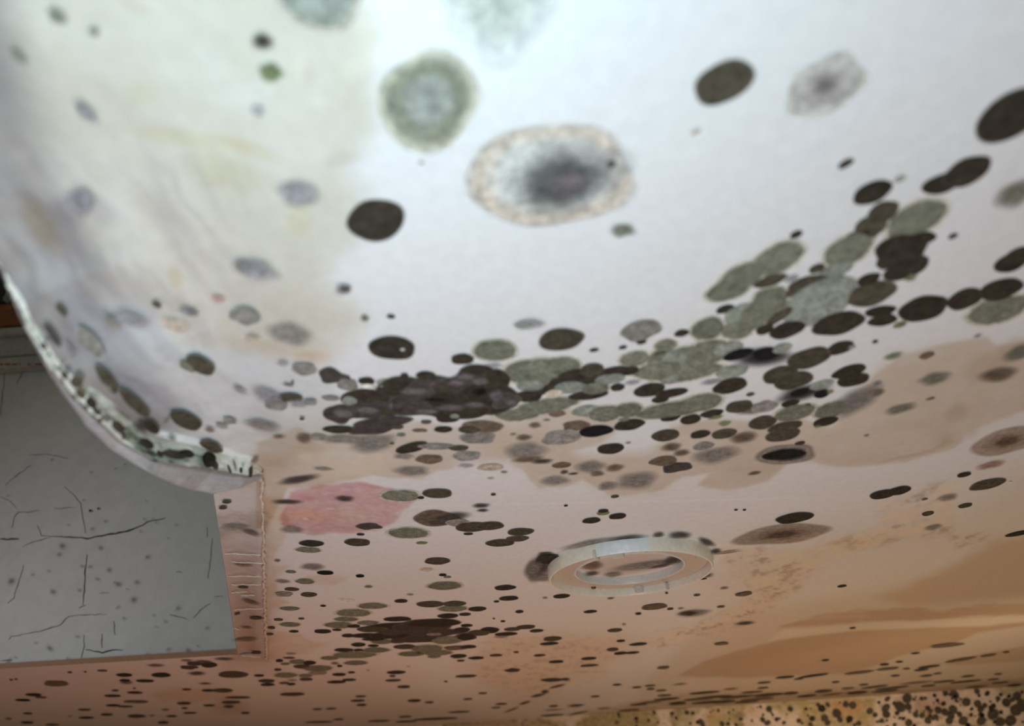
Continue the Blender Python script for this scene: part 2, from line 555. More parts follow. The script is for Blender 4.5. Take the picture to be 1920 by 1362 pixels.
# crusty ribbons right of the lamp base
def crust(pts, a=0.8, seed=81):
    global C
    sd = poly_sd(cu, cv, pts)
    m = sstep(-14, 14, sd)
    k = fbm(X * 34, Y * 22, seed)
    k2 = fbm(X * 110, Y * 50, seed + 3)
    dk = (m * sstep(0.53, 0.70, k * 0.6 + k2 * 0.4) * a)[:, None]
    lt = (m * sstep(0.52, 0.36, k * 0.6 + k2 * 0.4) * a)[:, None]
    C = C * (1 - dk) + C * np.array((0.62, 0.50, 0.38)) * dk
    C = C * (1 - lt) + C * np.array((1.12, 1.05, 0.94)) * lt
    C = C * (1 - 0.10 * m[:, None] * np.array((0.3, 0.8, 1.4)))


crust([(1340, 1022), (1420, 1026), (1500, 1036), (1560, 1020), (1700, 1000), (1560, 1044), (1520, 1080), (1480, 1110), (1440, 1130), (1400, 1100), (1360, 1060)])
crust([(1500, 1100), (1430, 1150), (1380, 1175), (1330, 1190), (1240, 1216), (1190, 1210), (1230, 1190), (1340, 1160), (1420, 1120)], 0.9, 87)
crust([(1640, 950), (1700, 920), (1800, 900), (1790, 950), (1780, 1000), (1700, 1010), (1600, 1030), (1560, 1020), (1650, 985)], 0.8, 93)
crust([(1780, 1000), (1860, 1004), (1850, 1020), (1790, 1026)], 0.9, 95)
crust([(900, 1195), (1050, 1190), (1170, 1195), (1130, 1270), (1000, 1300), (900, 1280)], 0.55, 97)
blob(1176, 1056, 230, 64, (0.78, 0.68, 0.62), 0.9, 7)
# warm brown water stains on the right
RB = [(1180, 1400), (1200, 1290), (1290, 1200), (1430, 1150), (1540, 1124), (1610, 1112), (1690, 1100), (1760, 1074), (1850, 1030), (1900, 1012), (2700, 990), (2700, 1400)]
stain([(1330, 1400), (1340, 1080), (1480, 1010), (1640, 980), (1760, 960), (1900, 880), (2700, 700), (2700, 1400)], (0.955, 0.88, 0.78), 60, 20, 1.0, 10)
stain(RB, (0.90, 0.82, 0.72), 16, 6, 0.8, 20)
stain([(1785, 1060), (1840, 1030), (1850, 1012), (1920, 1000), (2700, 980), (2700, 1120), (1850, 1125), (1700, 1140), (1640, 1120), (1720, 1090)], (0.88, 0.78, 0.66), 12, 8, 0.8, 20)
stain([(1455, 1178), (1530, 1154), (1600, 1144), (1720, 1140), (1760, 1146), (1840, 1135), (2700, 1112), (2700, 1140), (1920, 1152), (1800, 1158), (1720, 1165), (1640, 1164), (1560, 1173)],
      (0.82, 0.66, 0.54), 3, 4, 0.95, 30, 0.75, 8, 101, 7.0)
stain([(1470, 1180), (1560, 1175), (1640, 1166), (1720, 1167), (1800, 1160), (1920, 1154), (2700, 1142), (2700, 1155), (1920, 1168), (1850, 1174), (1700, 1178), (1600, 1183), (1500, 1195), (1440, 1203)],
      (1.13, 1.14, 1.12), 4, 2, 1.0, 20)
stain([(1270, 1268), (1320, 1240), (1380, 1221), (1450, 1204), (1500, 1196), (1590, 1184), (1700, 1179), (1850, 1175), (1920, 1166), (2700, 1150), (1960, 1168), (1830, 1188), (1780, 1211), (1720, 1222),
       (1680, 1233), (1640, 1250), (1590, 1263), (1500, 1266), (1380, 1272)], (0.80, 0.66, 0.53), 3, 2, 1.0, 14, 0.18, 8, 103, 8.0)
stain([(1770, 1247), (1840, 1226), (1920, 1212), (2700, 1190), (2700, 1225), (1920, 1240), (1800, 1248)], (0.85, 0.74, 0.62), 3, 2, 1.0, 14)
stain([(1290, 1276), (1500, 1270), (1620, 1262), (1760, 1250), (1920, 1242), (1920, 1268), (1500, 1300), (1200, 1320)], (1.06, 1.04, 1.02), 6, 3, 1.0, 14)
# grime in the corner with the wall
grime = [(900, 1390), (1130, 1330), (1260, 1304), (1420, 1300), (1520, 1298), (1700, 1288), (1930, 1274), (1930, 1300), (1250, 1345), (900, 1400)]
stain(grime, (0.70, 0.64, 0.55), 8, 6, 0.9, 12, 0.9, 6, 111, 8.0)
# far left: darker board
stain([(-600, 1240), (480, 1226), (700, 1260), (900, 1340), (900, 1420), (-600, 1420)], (0.88, 0.83, 0.80), 50, 12, 1.0, 6)
blob(430, 1325, 90, 40, (0.70, 0.60, 0.50), 0.6)
C *= (0.985 + 0.03 * n_fin)[:, None]
# faint joint line of two boards
ln = np.exp(-((cv - (952 - (cu - 700) * 0.022)) / 1.6) ** 2) * ((cu > 640) & (cu < 1500))
C *= (1 + 0.05 * ln)[:, None]
C = np.clip(C, 0.01, 0.88)

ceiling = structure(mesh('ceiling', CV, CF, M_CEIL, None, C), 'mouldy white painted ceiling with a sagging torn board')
bvh = BVHTree.FromPolygons([tuple(p) for p in CV], [tuple(int(k) for k in f) for f in CF])


# ---- torn board edge: plaster core and the paper lip behind it
def cast_y(u, v, y):
    d = ray(u, v)
    return CAM + d * ((y - CAM.y) / d.y)


def resample(pts, n):
    pts = np.array([tuple(p) for p in pts], float)
    d = np.arange(len(pts), dtype=float)
    s = np.linspace(0, d[-1], n)
    return np.stack([np.interp(s, d, pts[:, k]) for k in range(pts.shape[1])], 1)


a0 = [Vector(p) for p in E0w[:len(E1)]]
a1 = [cast_y(u, v, p.y + 0.003) for (u, v), p in zip(E1, a0)]
a2 = [cast_y(u, v, p.y + 0.010) for (u, v), p in zip(E2, a0)]
a3 = [q + (q - CAM).normalized() * 0.05 + Vector((-0.004, 0.0, 0.012)) for q in a2]
NE = 220
b0, b1, b2, b3 = (resample([tuple(p) for p in q], NE) for q in (a0, a1, a2, a3))


def strip_mesh(name, A, B, n, mat, colf, rough, seed, label=None, bulge=0.0):
    Pm = np.zeros((NE, n, 3))
    for j in range(n):
        s = j / (n - 1)
        Pm[:, j] = A * (1 - s) + B * s
        k = math.sin(math.pi * s)
        Pm[:, j, 2] -= bulge * k
    i = np.arange(NE)[:, None] * np.ones((1, n))
    j = np.ones((NE, 1)) * np.arange(n)[None, :]
    nz = fbm(i * 0.25, j * 0.9, seed) - 0.5
    wgt = np.ones(n)
    wgt[0] = 0
    Pm[..., 0] += nz * rough * wgt
    Pm[..., 2] += (fbm(i * 0.3, j * 0.8, seed + 9) - 0.5) * rough * wgt
    o = mesh(name, Pm.reshape(-1, 3), grid_faces(NE, n), mat, ceiling, colf(i, j, n).reshape(-1, 3))
    if label:
        o['label'] = label
    return Pm


def core_col(i, j, n):
    c = np.ones(i.shape + (3,)) * np.array((0.90, 0.885, 0.79))
    k = fbm(i * 0.16, j * 0.5, 201)
    m = (sstep(0.57, 0.68, k) * sstep(15, 60, i))[..., None] * (sstep(0.05, 0.3, j / n))[..., None]
    return c * (1 - m) + np.array((0.10, 0.095, 0.07)) * m


def lip_col(i, j, n):
    k = fbm(i * 0.10, j * 1.6, 211)
    c = np.ones(i.shape + (3,)) * np.array((0.43, 0.40, 0.40)) * (0.72 + 0.5 * k)[..., None]
    e = sstep(0.16, 0.0, np.abs(j / n - 0.04))[..., None]
    c = c * (1 - 0.75 * e) + np.array((0.14, 0.11, 0.08)) * 0.75 * e
    return c


strip_mesh('plaster_core', b0, b1, 12, M_CORE, core_col, 0.0030, 221, 'crumbling cream plaster core of the torn board', 0.001)
strip_mesh('torn_paper_lip', b1, b2, 10, M_CORE, lip_col, 0.0012, 231, 'ragged grey paper lip under the torn board', 0.0012)
strip_mesh('torn_paper_lip', b2, b3, 5, M_CORE, lip_col, 0.0, 241)

# cut edge of the ceiling board around the opening
ce_v, ce_f = [], []
loop = [Vector((-4.2, Fline(-4.2), CEIL))] + [Vector((x, Fline(x), CEIL)) for x in np.linspace(-2.2, G1.x, 60)] + \
       [G1.lerp(G0, k / 40) for k in range(1, 41)]
for p in loop:
    ce_v += [p, p + Vector((0, 0.006, 0.016))]
for i in range(len(loop) - 1):
    ce_f.append((2 * i, 2 * i + 2, 2 * i + 3, 2 * i + 1))
mesh('board_edge', ce_v, ce_f, M_CORE, ceiling, np.tile((0.33, 0.185, 0.115), (len(ce_v), 1)))

# crumbling bead along the seam
rng = random.Random(4)
sp = []
for k in range(91):
    q = P0.lerp(S1, k / 90)
    sp.append(q + Vector((rng.uniform(-.002, .002), 0, -0.0015 + rng.uniform(-.0015, .001))))
rad = [0.0014 + 0.0020 * rng.random() * (1.3 if k > 20 else 0.8) for k in range(91)]
o = tube('peeling_seam', sp, rad, plain_mat('seam_paper', (0.74, 0.62, 0.50), 0.8, 160, 0.6, 1.15, 0.001), ceiling, 7, rng, 0.25)
o['label'] = 'crumbling tan paper seam beside the opening'
for (u0, v0), (u1, v1) in (((422, 1039), (493, 1041)), ((434, 1054), (497, 1057)), ((428, 1081), (491, 1082)), ((434, 1097), (490, 1097)),
                           ((434, 1112), (464, 1110)), ((440, 1144), (493, 1142)), ((452, 1118), (478, 1116)), ((436, 1178), (450, 1181)), ((452, 1230), (488, 1233))):
    pts = []
    for k in range(9):
        q = on_ceil(u0 + (u1 - u0) * k / 8, v0 + (v1 - v0) * k / 8 + rng.uniform(-.8, .8), CEIL - 0.0005)
        pts.append(q)
    tube('paper_fibre', pts, 0.0011, M_FIBRE, ceiling, 5)

# ------------------------------------------------------------------ the mouldy wall at the far end
wd = Vector((1, wslope, 0)).normalized()
wn = Vector((-wd.y, wd.x, 0))
if wn.y > 0:
    wn = -wn
WP = Vector((0, Wline(0), CEIL))
gx_ = np.concatenate([np.linspace(-4.4, -0.6, 12)[:-1], np.linspace(-0.6, 3.2, 420)])
gz_ = np.concatenate([np.linspace(0, 0.42, 90), np.linspace(0.42, CEIL, 10)[1:]])
W = np.zeros((len(gz_), len(gx_), 3))
W[..., 0] = gx_[None, :]
W[..., 1] = Wline(gx_)[None, :]
W[..., 2] = CEIL - gz_[:, None]
Wf = W.reshape(-1, 3)
k1, k2, k3 = fbm(Wf[:, 0] * 7, Wf[:, 2] * 9, 301), fbm(Wf[:, 0] * 40, Wf[:, 2] * 40, 303), fbm(Wf[:, 0] * 5 + 9, Wf[:, 2] * 6, 305)
wc = np.tile((0.74, 0.61, 0.48), (len(Wf), 1))
m = (sstep(0.50, 0.62, k1) * (0.2 + 0.9 * k2))[:, None].clip(0, 1)
wc = wc * (1 - m) + np.array((0.36, 0.30, 0.12)) * m
m = (sstep(0.58, 0.72, k3) * 0.6)[:, None]
wc = wc * (1 - m) + np.array((0.58, 0.34, 0.17)) * m
m = (sstep(0.60, 0.75, k2) * 0.45)[:, None]
wc = wc * (1 - m) + np.array((0.20, 0.15, 0.09)) * m
wu, wv = project(Wf)


def wstain(pts, col, amount, soft, tex, seed):
    global wc
    sd = poly_sd(wu, wv, pts) + 8 * (fbm(Wf[:, 0] * 20, Wf[:, 2] * 20, seed) - 0.5)
    mm = (sstep(-soft, soft, sd) * amount * (1 - tex + 2 * tex * fbm(Wf[:, 0] * 70, Wf[:, 2] * 70, seed + 1)))[:, None].clip(0, 1)
    wc = wc * (1 - mm) + np.array(col) * mm


wstain([(1090, 1345), (1160, 1332), (1230, 1332), (1240, 1390), (1060, 1390)], (0.36, 0.29, 0.12), 0.9, 5, 0.7, 311)
wstain([(1330, 1345), (1370, 1338), (1390, 1352), (1360, 1366), (1330, 1362)], (0.45, 0.38, 0.18), 0.7, 5, 0.7, 313)
wstain([(1500, 1315), (1560, 1308), (1640, 1308), (1640, 1390), (1500, 1390)], (0.46, 0.36, 0.17), 0.85, 6, 0.8, 315)
wstain([(1555, 1318), (1600, 1314), (1620, 1326), (1600, 1345), (1560, 1340)], (0.62, 0.33, 0.14), 0.7, 6, 0.6, 317)
wstain([(1690, 1305), (1790, 1295), (1800, 1320), (1740, 1335), (1680, 1330)], (0.56, 0.40, 0.34), 0.6, 6, 0.6, 319)
wstain([(1860, 1290), (1960, 1280), (1960, 1300), (1880, 1306)], (0.40, 0.34, 0.18), 0.7, 5, 0.8, 321)
wall_back = structure(mesh('wall_back', Wf, grid_faces(*W.shape[:2]), M_WALL, None, wc), 'tan wall thick with round black mould, below the ceiling')
wbvh = BVHTree.FromPolygons([tuple(p) for p in Wf], [tuple(int(k) for k in f) for f in grid_faces(*W.shape[:2])])

# ------------------------------------------------------------------ grey wall seen through the opening
gd = Vector((1, fslope, 0)).normalized()
gn = Vector((gd.y, -gd.x, 0))
GP = Vector((FB.x, FB.y + 0.014, CEIL))


def on_grey(u, v, off=0.0):
    return on_plane(u, v, GP + gn * off, gn)


zt = on_grey(50, 690).z
nx, nzr = 200, 120
gx2 = np.concatenate([np.linspace(-4.2, FB.x + 0.12, nx - 6), np.linspace(FB.x + 0.3, 1.2, 6)])
gz2 = np.linspace(CEIL + 0.002, zt, nzr)
GW = np.zeros((nzr, nx, 3))
GW[..., 0] = gx2[None, :]
GW[..., 1] = (GP.y + (gx2 - FB.x) * fslope)[None, :]
GW[..., 2] = gz2[:, None]
GWf = GW.reshape(-1, 3)
k1 = fbm(GWf[:, 0] * 5, GWf[:, 2] * 5, 401)
gc = np.tile((0.42, 0.43, 0.425), (len(GWf), 1)) * (0.95 + 0.10 * k1)[:, None]
wall_left = structure(mesh('wall_left', GWf, grid_faces(nzr, nx), M_GREY, None, gc), 'cracked grey painted wall seen through the opening')
gbvh = BVHTree.FromPolygons([tuple(p) for p in GWf], [tuple(int(k) for k in f) for f in grid_faces(nzr, nx)])


def ribbon(pts_px, wpx, mat):
    pts = []
    r = random.Random(int(pts_px[0][0] * 7 + pts_px[0][1]))
    for (a, b) in zip(pts_px[:-1], pts_px[1:]):
        n = max(2, int(math.hypot(b[0] - a[0], b[1] - a[1]) / 7))
        for k in range(n):
            s = k / n
            pts.append((a[0] + (b[0] - a[0]) * s + r.uniform(-1, 1), a[1] + (b[1] - a[1]) * s + r.uniform(-1, 1)))
    pts.append(pts_px[-1])
    vs, fs = [], []
    n = len(pts)
    for i, (u, v) in enumerate(pts):
        p, q = pts[max(i - 1, 0)], pts[min(i + 1, n - 1)]
        dx, dy = q[0] - p[0], q[1] - p[1]
        L = math.hypot(dx, dy) or 1
        w = wpx / 2 * (0.35 + 0.65 * math.sin(math.pi * (i + 0.5) / n)) * r.uniform(0.6, 1.2)
        vs += [on_grey(u - dy / L * w, v + dx / L * w, 0.0006), on_grey(u, v, 0.0014), on_grey(u + dy / L * w, v - dx / L * w, 0.0006)]
    for i in range(n - 1):
        fs += [(3 * i, 3 * i + 1, 3 * i + 4, 3 * i + 3), (3 * i + 1, 3 * i + 2, 3 * i + 5, 3 * i + 4)]
    mesh('paint_crack', vs, fs, mat, wall_left)


for pts, w in (([(0, 1012), (36, 1011)], 3.2), ([(98, 1006), (130, 1008), (163, 1010), (200, 1004), (240, 996), (268, 984), (284, 976), (310, 972)], 3.6),
               ([(156, 1134), (158, 1100), (160, 1066), (163, 1040)], 2.4), ([(160, 1219), (192, 1224), (212, 1219), (230, 1220)], 3.0),
               ([(218, 1240), (226, 1130)][:1] + [(214, 1190), (213, 1165)], 2.0)):
    if len(pts) > 1 and pts[0] != (218, 1240):
        ribbon(pts, w, M_CRACK)
for pts, w in (([(55, 853), (90, 852), (128, 860)], 1.6), ([(10, 910), (30, 893), (58, 873)], 1.8), ([(120, 913), (140, 930), (152, 945), (160, 1000)], 1.8),
               ([(22, 990), (26, 972), (34, 962), (75, 958)], 2.0), ([(70, 985), (78, 1004), (98, 1006)], 2.0), ([(98, 1006), (60, 1018), (42, 1026)], 1.6),
               ([(0, 932), (18, 940), (30, 952)], 1.6), ([(44, 1060), (36, 1090), (26, 1122), (14, 1132)], 1.6), ([(388, 990), (388, 1008)], 1.4),
               ([(398, 1010), (396, 1040), (390, 1086)], 1.6), ([(16, 1200), (20, 1194), (66, 1186), (90, 1180), (112, 1172), (130, 1156), (150, 1154), (200, 1152)], 2.0),
               ([(318, 1154), (336, 1158), (352, 1162)], 1.8), ([(362, 1160), (376, 1144), (394, 1132)], 2.0), ([(157, 1192), (158, 1212), (152, 1236)], 1.8),
               ([(191, 1190), (191, 1215)], 1.8), ([(100, 955), (142, 952)], 1.4), ([(186, 1112), (204, 1112)], 1.4), ([(400, 1120), (418, 1118)], 1.4),
               ([(0, 780), (10, 690)], 2.0), ([(32, 720), (44, 690)], 2.0), ([(330, 1072), (342, 1074)], 1.4), ([(0, 1240), (22, 1238)], 2.0), ([(148, 1140), (160, 1135)], 1.6),
               ([(215, 1190), (213, 1165)], 1.8)):
    ribbon(pts, w, M_CRACK2)


# moulding, bare wood and dark void above it
def along(name, v0, v1, depth0, depth1, mat, step=0.0):
    """a board running along the grey wall, between two heights read at u = 40, with its face stepping out"""
    z0, z1 = on_grey(40, v0, depth1).z, on_grey(40, v1, depth1).z
    bm = bmesh.new()
    L = 5.4
    box_bm(bm, 0, (depth0 + depth1) / 2, (z0 + z1) / 2, L, abs(depth1 - depth0), abs(z1 - z0), None, 0.004)
    mid = Vector((-1.5, GP.y + (-1.5 - FB.x) * fslope, 0))
    mt = Matrix.Translation(mid) @ Matrix(((gd.x, gn.x, 0, 0), (gd.y, gn.y, 0, 0), (0, 0, 1, 0), (0, 0, 0, 1)))
    bmesh.ops.transform(bm, matrix=mt, verts=bm.verts)
    return bm_obj(name, bm, mat)


t1 = structure(along('trim_1', 690, 668, 0.0, 0.030, M_TRIM), 'lower grey bead of the moulding on the grey wall')
t2 = structure(along('trim_2', 667, 628, -0.02, 0.018, M_TRIM), 'flat grey band of the moulding on the grey wall')
t3 = structure(along('trim_3', 627, 612, -0.02, 0.034, M_TRIM), 'top grey lip of the moulding on the grey wall')
t4 = structure(along('trim_4', 611, 567, -0.05, -0.004, M_WOOD), 'bare red-brown board above the grey moulding')
t5 = structure(along('trim_5', 566, 40, -0.08, -0.03, M_DARK), 'dark timber above the red-brown board')
q0, q1 = on_grey(9, 566, 0.01), on_grey(26, 536, 0.01)
bm = bmesh.new()
box_bm(bm, (q0.x + q1.x) / 2, q0.y, (q0.z + q1.z) / 2, abs(q1.x - q0.x), 0.03, abs(q1.z - q0.z), None, 0.003)
b_ = structure(bm_obj('trim_6', bm, M_BLOCK), 'small pale green block on the red-brown board')
for k, (u0, u1) in enumerate(((0, 5), (9, 19), (22, 32), (36, 38), (52, 57), (66, 80), (90, 92))):
    vs = [on_grey(u0, 684.5, 0.032), on_grey(u1, 684.5, 0.032), on_grey(u1, 682.2, 0.032), on_grey((u0 + u1) / 2, 681.6, 0.0335), on_grey(u0, 682.2, 0.032)]
    mesh('paint_chip', vs, [(0, 1, 2, 3, 4)], M_WOOD, t1)

# floor far below
bm = bmesh.new()
box_bm(bm, 0, 1.0, -0.02, 9, 8, 0.04)
structure(bm_obj('floor', bm, M_FLOOR), 'brown floor far below the ceiling')

# ------------------------------------------------------------------ the ceiling lamp's bare base
LC = on_ceil(1178, 1056, CEIL)
lamp = bpy.data.objects.new('ceiling_lamp_base', None)
COL.objects.link(lamp)
lamp.location = LC
lamp['label'] = 'round cream plastic base of a ceiling lamp, its shade gone'
lamp['category'] = 'lamp'
# outer radius from the width it shows
d_ = (on_ceil(1336, 1046, CEIL - 0.018) - on_ceil(1020, 1080, CEIL - 0.018)).length / 2
R = d_
RH = R * 0.655
ND = 96


def lathe(name, prof, mat, colf, parent, label=None):
    vs, cs = [], []
    for (r, z) in prof:
        for k in range(ND):
            t = 2 * math.pi * k / ND
            vs.append((r * math.cos(t), r * math.sin(t), z))
            cs.append(colf(r, z, t))
    n = len(prof)
    fs = []
    for i in range(n - 1):
        for k in range(ND):
            k2 = (k + 1) % ND
            fs.append((i * ND + k, (i + 1) * ND + k, (i + 1) * ND + k2, i * ND + k2))
    o = mesh(name, vs, fs, mat, parent, cs, smooth=False)
    for p_ in o.data.polygons:
        p_.use_smooth = True
    o.modifiers.new('edges', 'EDGE_SPLIT').split_angle = math.radians(40)
    if label:
        o['label'] = label
    return o


rim_c, plate_c = (0.90, 0.83, 0.70), (0.60, 0.50, 0.41)
LIP, PLT = -0.025, -0.010


def rim_col(r, z, t):
    # old paint flaking off the near side
    a = math.sin(t * 3 + 1.0) * 0.5 + math.sin(t * 7) * 0.3
    near = 1.0 if -2.05 < t - 2 * math.pi < -1.5 and a > -0.35 else 0.0
    return (0.86, 0.87, 0.87) if near else rim_c


lathe('rim', [(R + 0.0015, 0.001), (R, -0.004), (R - 0.0005, LIP + 0.002), (R - 0.002, LIP), (R - 0.0045, LIP), (R - 0.006, LIP + 0.002), (R - 0.0065, PLT)],
      M_RIM, rim_col, lamp)
pl = lathe('back_plate', [(R - 0.0065, PLT), (R * 0.93, PLT - 0.0006), (R * 0.80, PLT - 0.0008), (RH + 0.006, PLT - 0.001), (RH + 0.003, PLT - 0.004), (RH, PLT - 0.004), (RH - 0.0015, PLT - 0.002), (RH - 0.002, 0.001)],
           M_RIM, lambda r, z, t: (0.72, 0.69, 0.63) if (r < RH + 0.004) else plate_c, lamp, 'flat tan ring plate inside the rim')
rot = math.atan2(LC.y, LC.x)


def place_ang(u, v, z):
    p = on_ceil(u, v, CEIL + z) - LC
    return math.atan2(p.y, p.x)


for (u, v, rr, sx, sy, sz, z, nm) in ((1159, 1040, R - 0.018, 0.018, 0.020, 0.011, LIP + 0.0035, 'clip'), (1191, 1092, R - 0.012, 0.014, 0.018, 0.013, LIP + 0.009, 'clip'),
                                      (1110, 1037, R - 0.007, 0.016, 0.007, 0.015, LIP + 0.005, 'tab'), (1232, 1093, R - 0.009, 0.007, 0.006, 0.013, LIP + 0.006, 'tab'),
                                      (1214, 1027, R - 0.009, 0.006, 0.005, 0.008, LIP + 0.004, 'tab')):
    a = place_ang(u, v, z)
    bm = bmesh.new()
    box_bm(bm, 0, 0, 0, sx, sy, sz, None, 0.0012)
    if nm == 'clip':
        box_bm(bm, -sx * 0.75, 0, sz * 0.25, sx * 0.5, sy * 0.6, sz * 0.4, None, 0.0008)
    bmesh.ops.transform(bm, matrix=Matrix.Translation((rr * math.cos(a), rr * math.sin(a), z)) @ Matrix.Rotation(a, 4, 'Z'), verts=bm.verts)
    bm_obj(nm, bm, M_TAB, lamp)
# screw in its hole
a = place_ang(1128, 1093, PLT)
bm = bmesh.new()
bmesh.ops.create_cone(bm, cap_ends=True, segments=14, radius1=0.0058, radius2=0.0040, depth=0.0035)
box_bm(bm, 0, 0, -0.0016, 0.007, 0.0012, 0.0012)
bmesh.ops.rotate(bm, verts=bm.verts, cent=(0, 0, 0), matrix=Matrix.Rotation(math.pi, 3, 'X'))
sr = R * 0.885
bmesh.ops.translate(bm, verts=bm.verts, vec=(sr * math.cos(a), sr * math.sin(a), PLT - 0.002))
o = bm_obj('screw', bm, M_SCREW, lamp)
o['label'] = 'rusty dark screw in the ring plate'
# embossed marks
for (u, v) in ((1060, 1062), (1048, 1073), (1069, 1086), (1304, 1047), (1232, 1084)):
    q = on_ceil(u, v, CEIL + PLT - 0.001) - LC
    a = math.atan2(q.y, q.x)
    r0 = q.length
    if not (RH + .008 < r0 < R - .01):
        r0 = (RH + R) / 2
    pts = [Vector((r0 * math.cos(a + k * 0.018), r0 * math.sin(a + k * 0.018), PLT - 0.001 - 0.0009 * math.sin(math.pi * (k + 3) / 6))) for k in range(-3, 4)]
    tube('raised_mark', pts, 0.0007, M_TAB, lamp, 5)

# ------------------------------------------------------------------ mould
PAL = {'D': (.046, .038, .027), 'K': (.016, .015, .015), 'B': (.17, .125, .088), 'O': (.20, .205, .155), 'L': (.32, .345, .29), 'A': (.27, .25, .225),
       'P': (.335, .32, .335), 'G': (.20, .235, .12), 'W': (.82, .80, .70), 'T': (.56, .46, .36), 'E': (.085, .072, .05), 'C': (.74, .64, .52), 'R': (.42, .25, .22), 'M': (.075, .062, .056), 'V': (.20, .168, .175), 'F': (.11, .11, .105)}
NAME = {'D': 'dark brown mould spot', 'K': 'black mould spot', 'B': 'brown mould smudge', 'O': 'olive mould spot with a pale halo', 'L': 'pale grey-green mould spot', 'A': 'grey mould spot',
        'P': 'grey-violet mould smudge', 'G': 'green mould spot', 'W': 'whitish mould spot', 'T': 'tan stain spot', 'E': 'brown-black mould spot', 'C': 'cream blister', 'R': 'reddish stain spot', 'M': 'patchy black mould', 'V': 'violet-black mould smudge', 'F': 'faint fuzzy mould spot'}
HALO = (.74, .70, .56)


def profile(ty):
    c = np.array(PAL[ty.upper()])
    if ty == 'f':
        return [(0, c, .62), (.25, c, .5), (.5, c * 1.3, .28), (.8, c * 1.5, .12), (1.25, c * 1.6, 0)]
    if ty.islower():
        return [(0, c, .88), (.35, c, .84), (.62, c * 1.1, .66), (.85, c * 1.2, .30), (1.12, c * 1.3, 0)]
    if ty in 'DKEBAM':
        e = c * 1.5 + .01
        return [(0, c * 1.08, 1), (.45, c * 1.05, 1), (.80, c, 1), (.93, c * 1.02, 1), (1.0, e, .9), (1.08, e * 1.6, 0)]
    if ty in 'OG':
        h = np.array(HALO)
        return [(0, c * 1.03, 1), (.5, c * 1.03, 1), (.82, c * .97, 1), (.95, c * .95, 1), (1.01, (c + h) / 2, .9), (1.07, h, .7), (1.15, h, .35), (1.24, h, 0)]
    return [(0, c, .96), (.5, c, .94), (.85, c * .98, .9), (.97, c, .8), (1.10, c * 1.1, 0)]


CUSTOM = {
    'ring': [(0, (.62, .61, .57), 1), (.26, (.66, .65, .61), 1), (.38, (.68, .67, .63), 1), (.50, (.72, .71, .67), 1), (.66, (.72, .70, .65), 1), (.82, (.72, .64, .55), 1), (.93, (.74, .62, .51), 1), (1.0, (.78, .69, .60), .8), (1.10, (.8, .75, .7), 0)],
    'heart': [(0, (.12, .118, .11), .95), (.35, (.125, .12, .115), .93), (.55, (.15, .145, .14), .86), (.72, (.24, .235, .225), .62), (.95, (.42, .41, .39), .28), (1.2, (.6, .58, .55), 0)],
    'shade': [(0, (.42, .41, .41), .7), (.5, (.45, .44, .44), .6), (.8, (.52, .5, .49), .4), (1.1, (.6, .58, .56), 0)],
    'ring2': [(0, (.16, .14, .135), 1), (.16, (.20, .18, .17), 1), (.38, (.36, .33, .31), 1), (.62, (.46, .43, .40), 1), (.88, (.50, .47, .44), 1), (.98, (.60, .57, .50), .8), (1.12, (.75, .72, .65), 0)],
    'eye': [(0, (.33, .34, .30), 1), (.30, (.33, .34, .30), 1), (.50, (.365, .375, .33), 1), (.60, (.28, .285, .22), 1), (.84, (.27, .275, .205), 1), (.95, (.42, .42, .33), 1), (1.05, (.68, .64, .50), .8), (1.18, (.8, .74, .62), 0)],
    'big': [(0, (.37, .38, .335), 1), (.5, (.37, .38, .335), 1), (.85, (.34, .35, .30), 1), (.96, (.39, .39, .33), 1), (1.04, (.74, .66, .56), .8), (1.16, (.8, .72, .64), 0)],
    'haze': [(0, (.52, .55, .48), .85), (.35, (.52, .555, .48), .8), (.62, (.61, .64, .57), .6), (.85, (.70, .73, .70), .4), (1.1, (.75, .78, .75), 0)],
    'bring': [(0, (.10, .07, .05), 1), (.25, (.14, .10, .07), .9), (.42, (.30, .22, .16), .75), (.75, (.40, .30, .22), .6), (.93, (.36, .27, .19), .55), (1.08, (.5, .4, .3), 0)],
    'kring': [(0, (.02, .018, .017), 1), (.35, (.03, .027, .025), 1), (.60, (.10, .085, .075), .9), (.78, (.35, .31, .28), .6), (.92, (.22, .18, .15), .6), (1.08, (.5, .45, .4), 0)],
}
CUSTOM_NAME = {'heart': 'dark grey heart of the large mould ring', 'shade': 'grey shade inside the large mould ring', 'ring': 'large pale mould ring with a dark grey heart', 'ring2': 'grey mould disc with a darker heart', 'eye': 'large grey-green mould disc with a paler middle',
               'big': 'large grey-green mould disc', 'haze': 'hazy green mould patch', 'bring': 'brown stain ring with a dark heart', 'kring': 'black mould blister with a pale ring'}

mrng = random.Random(7)
cas_i = [0]


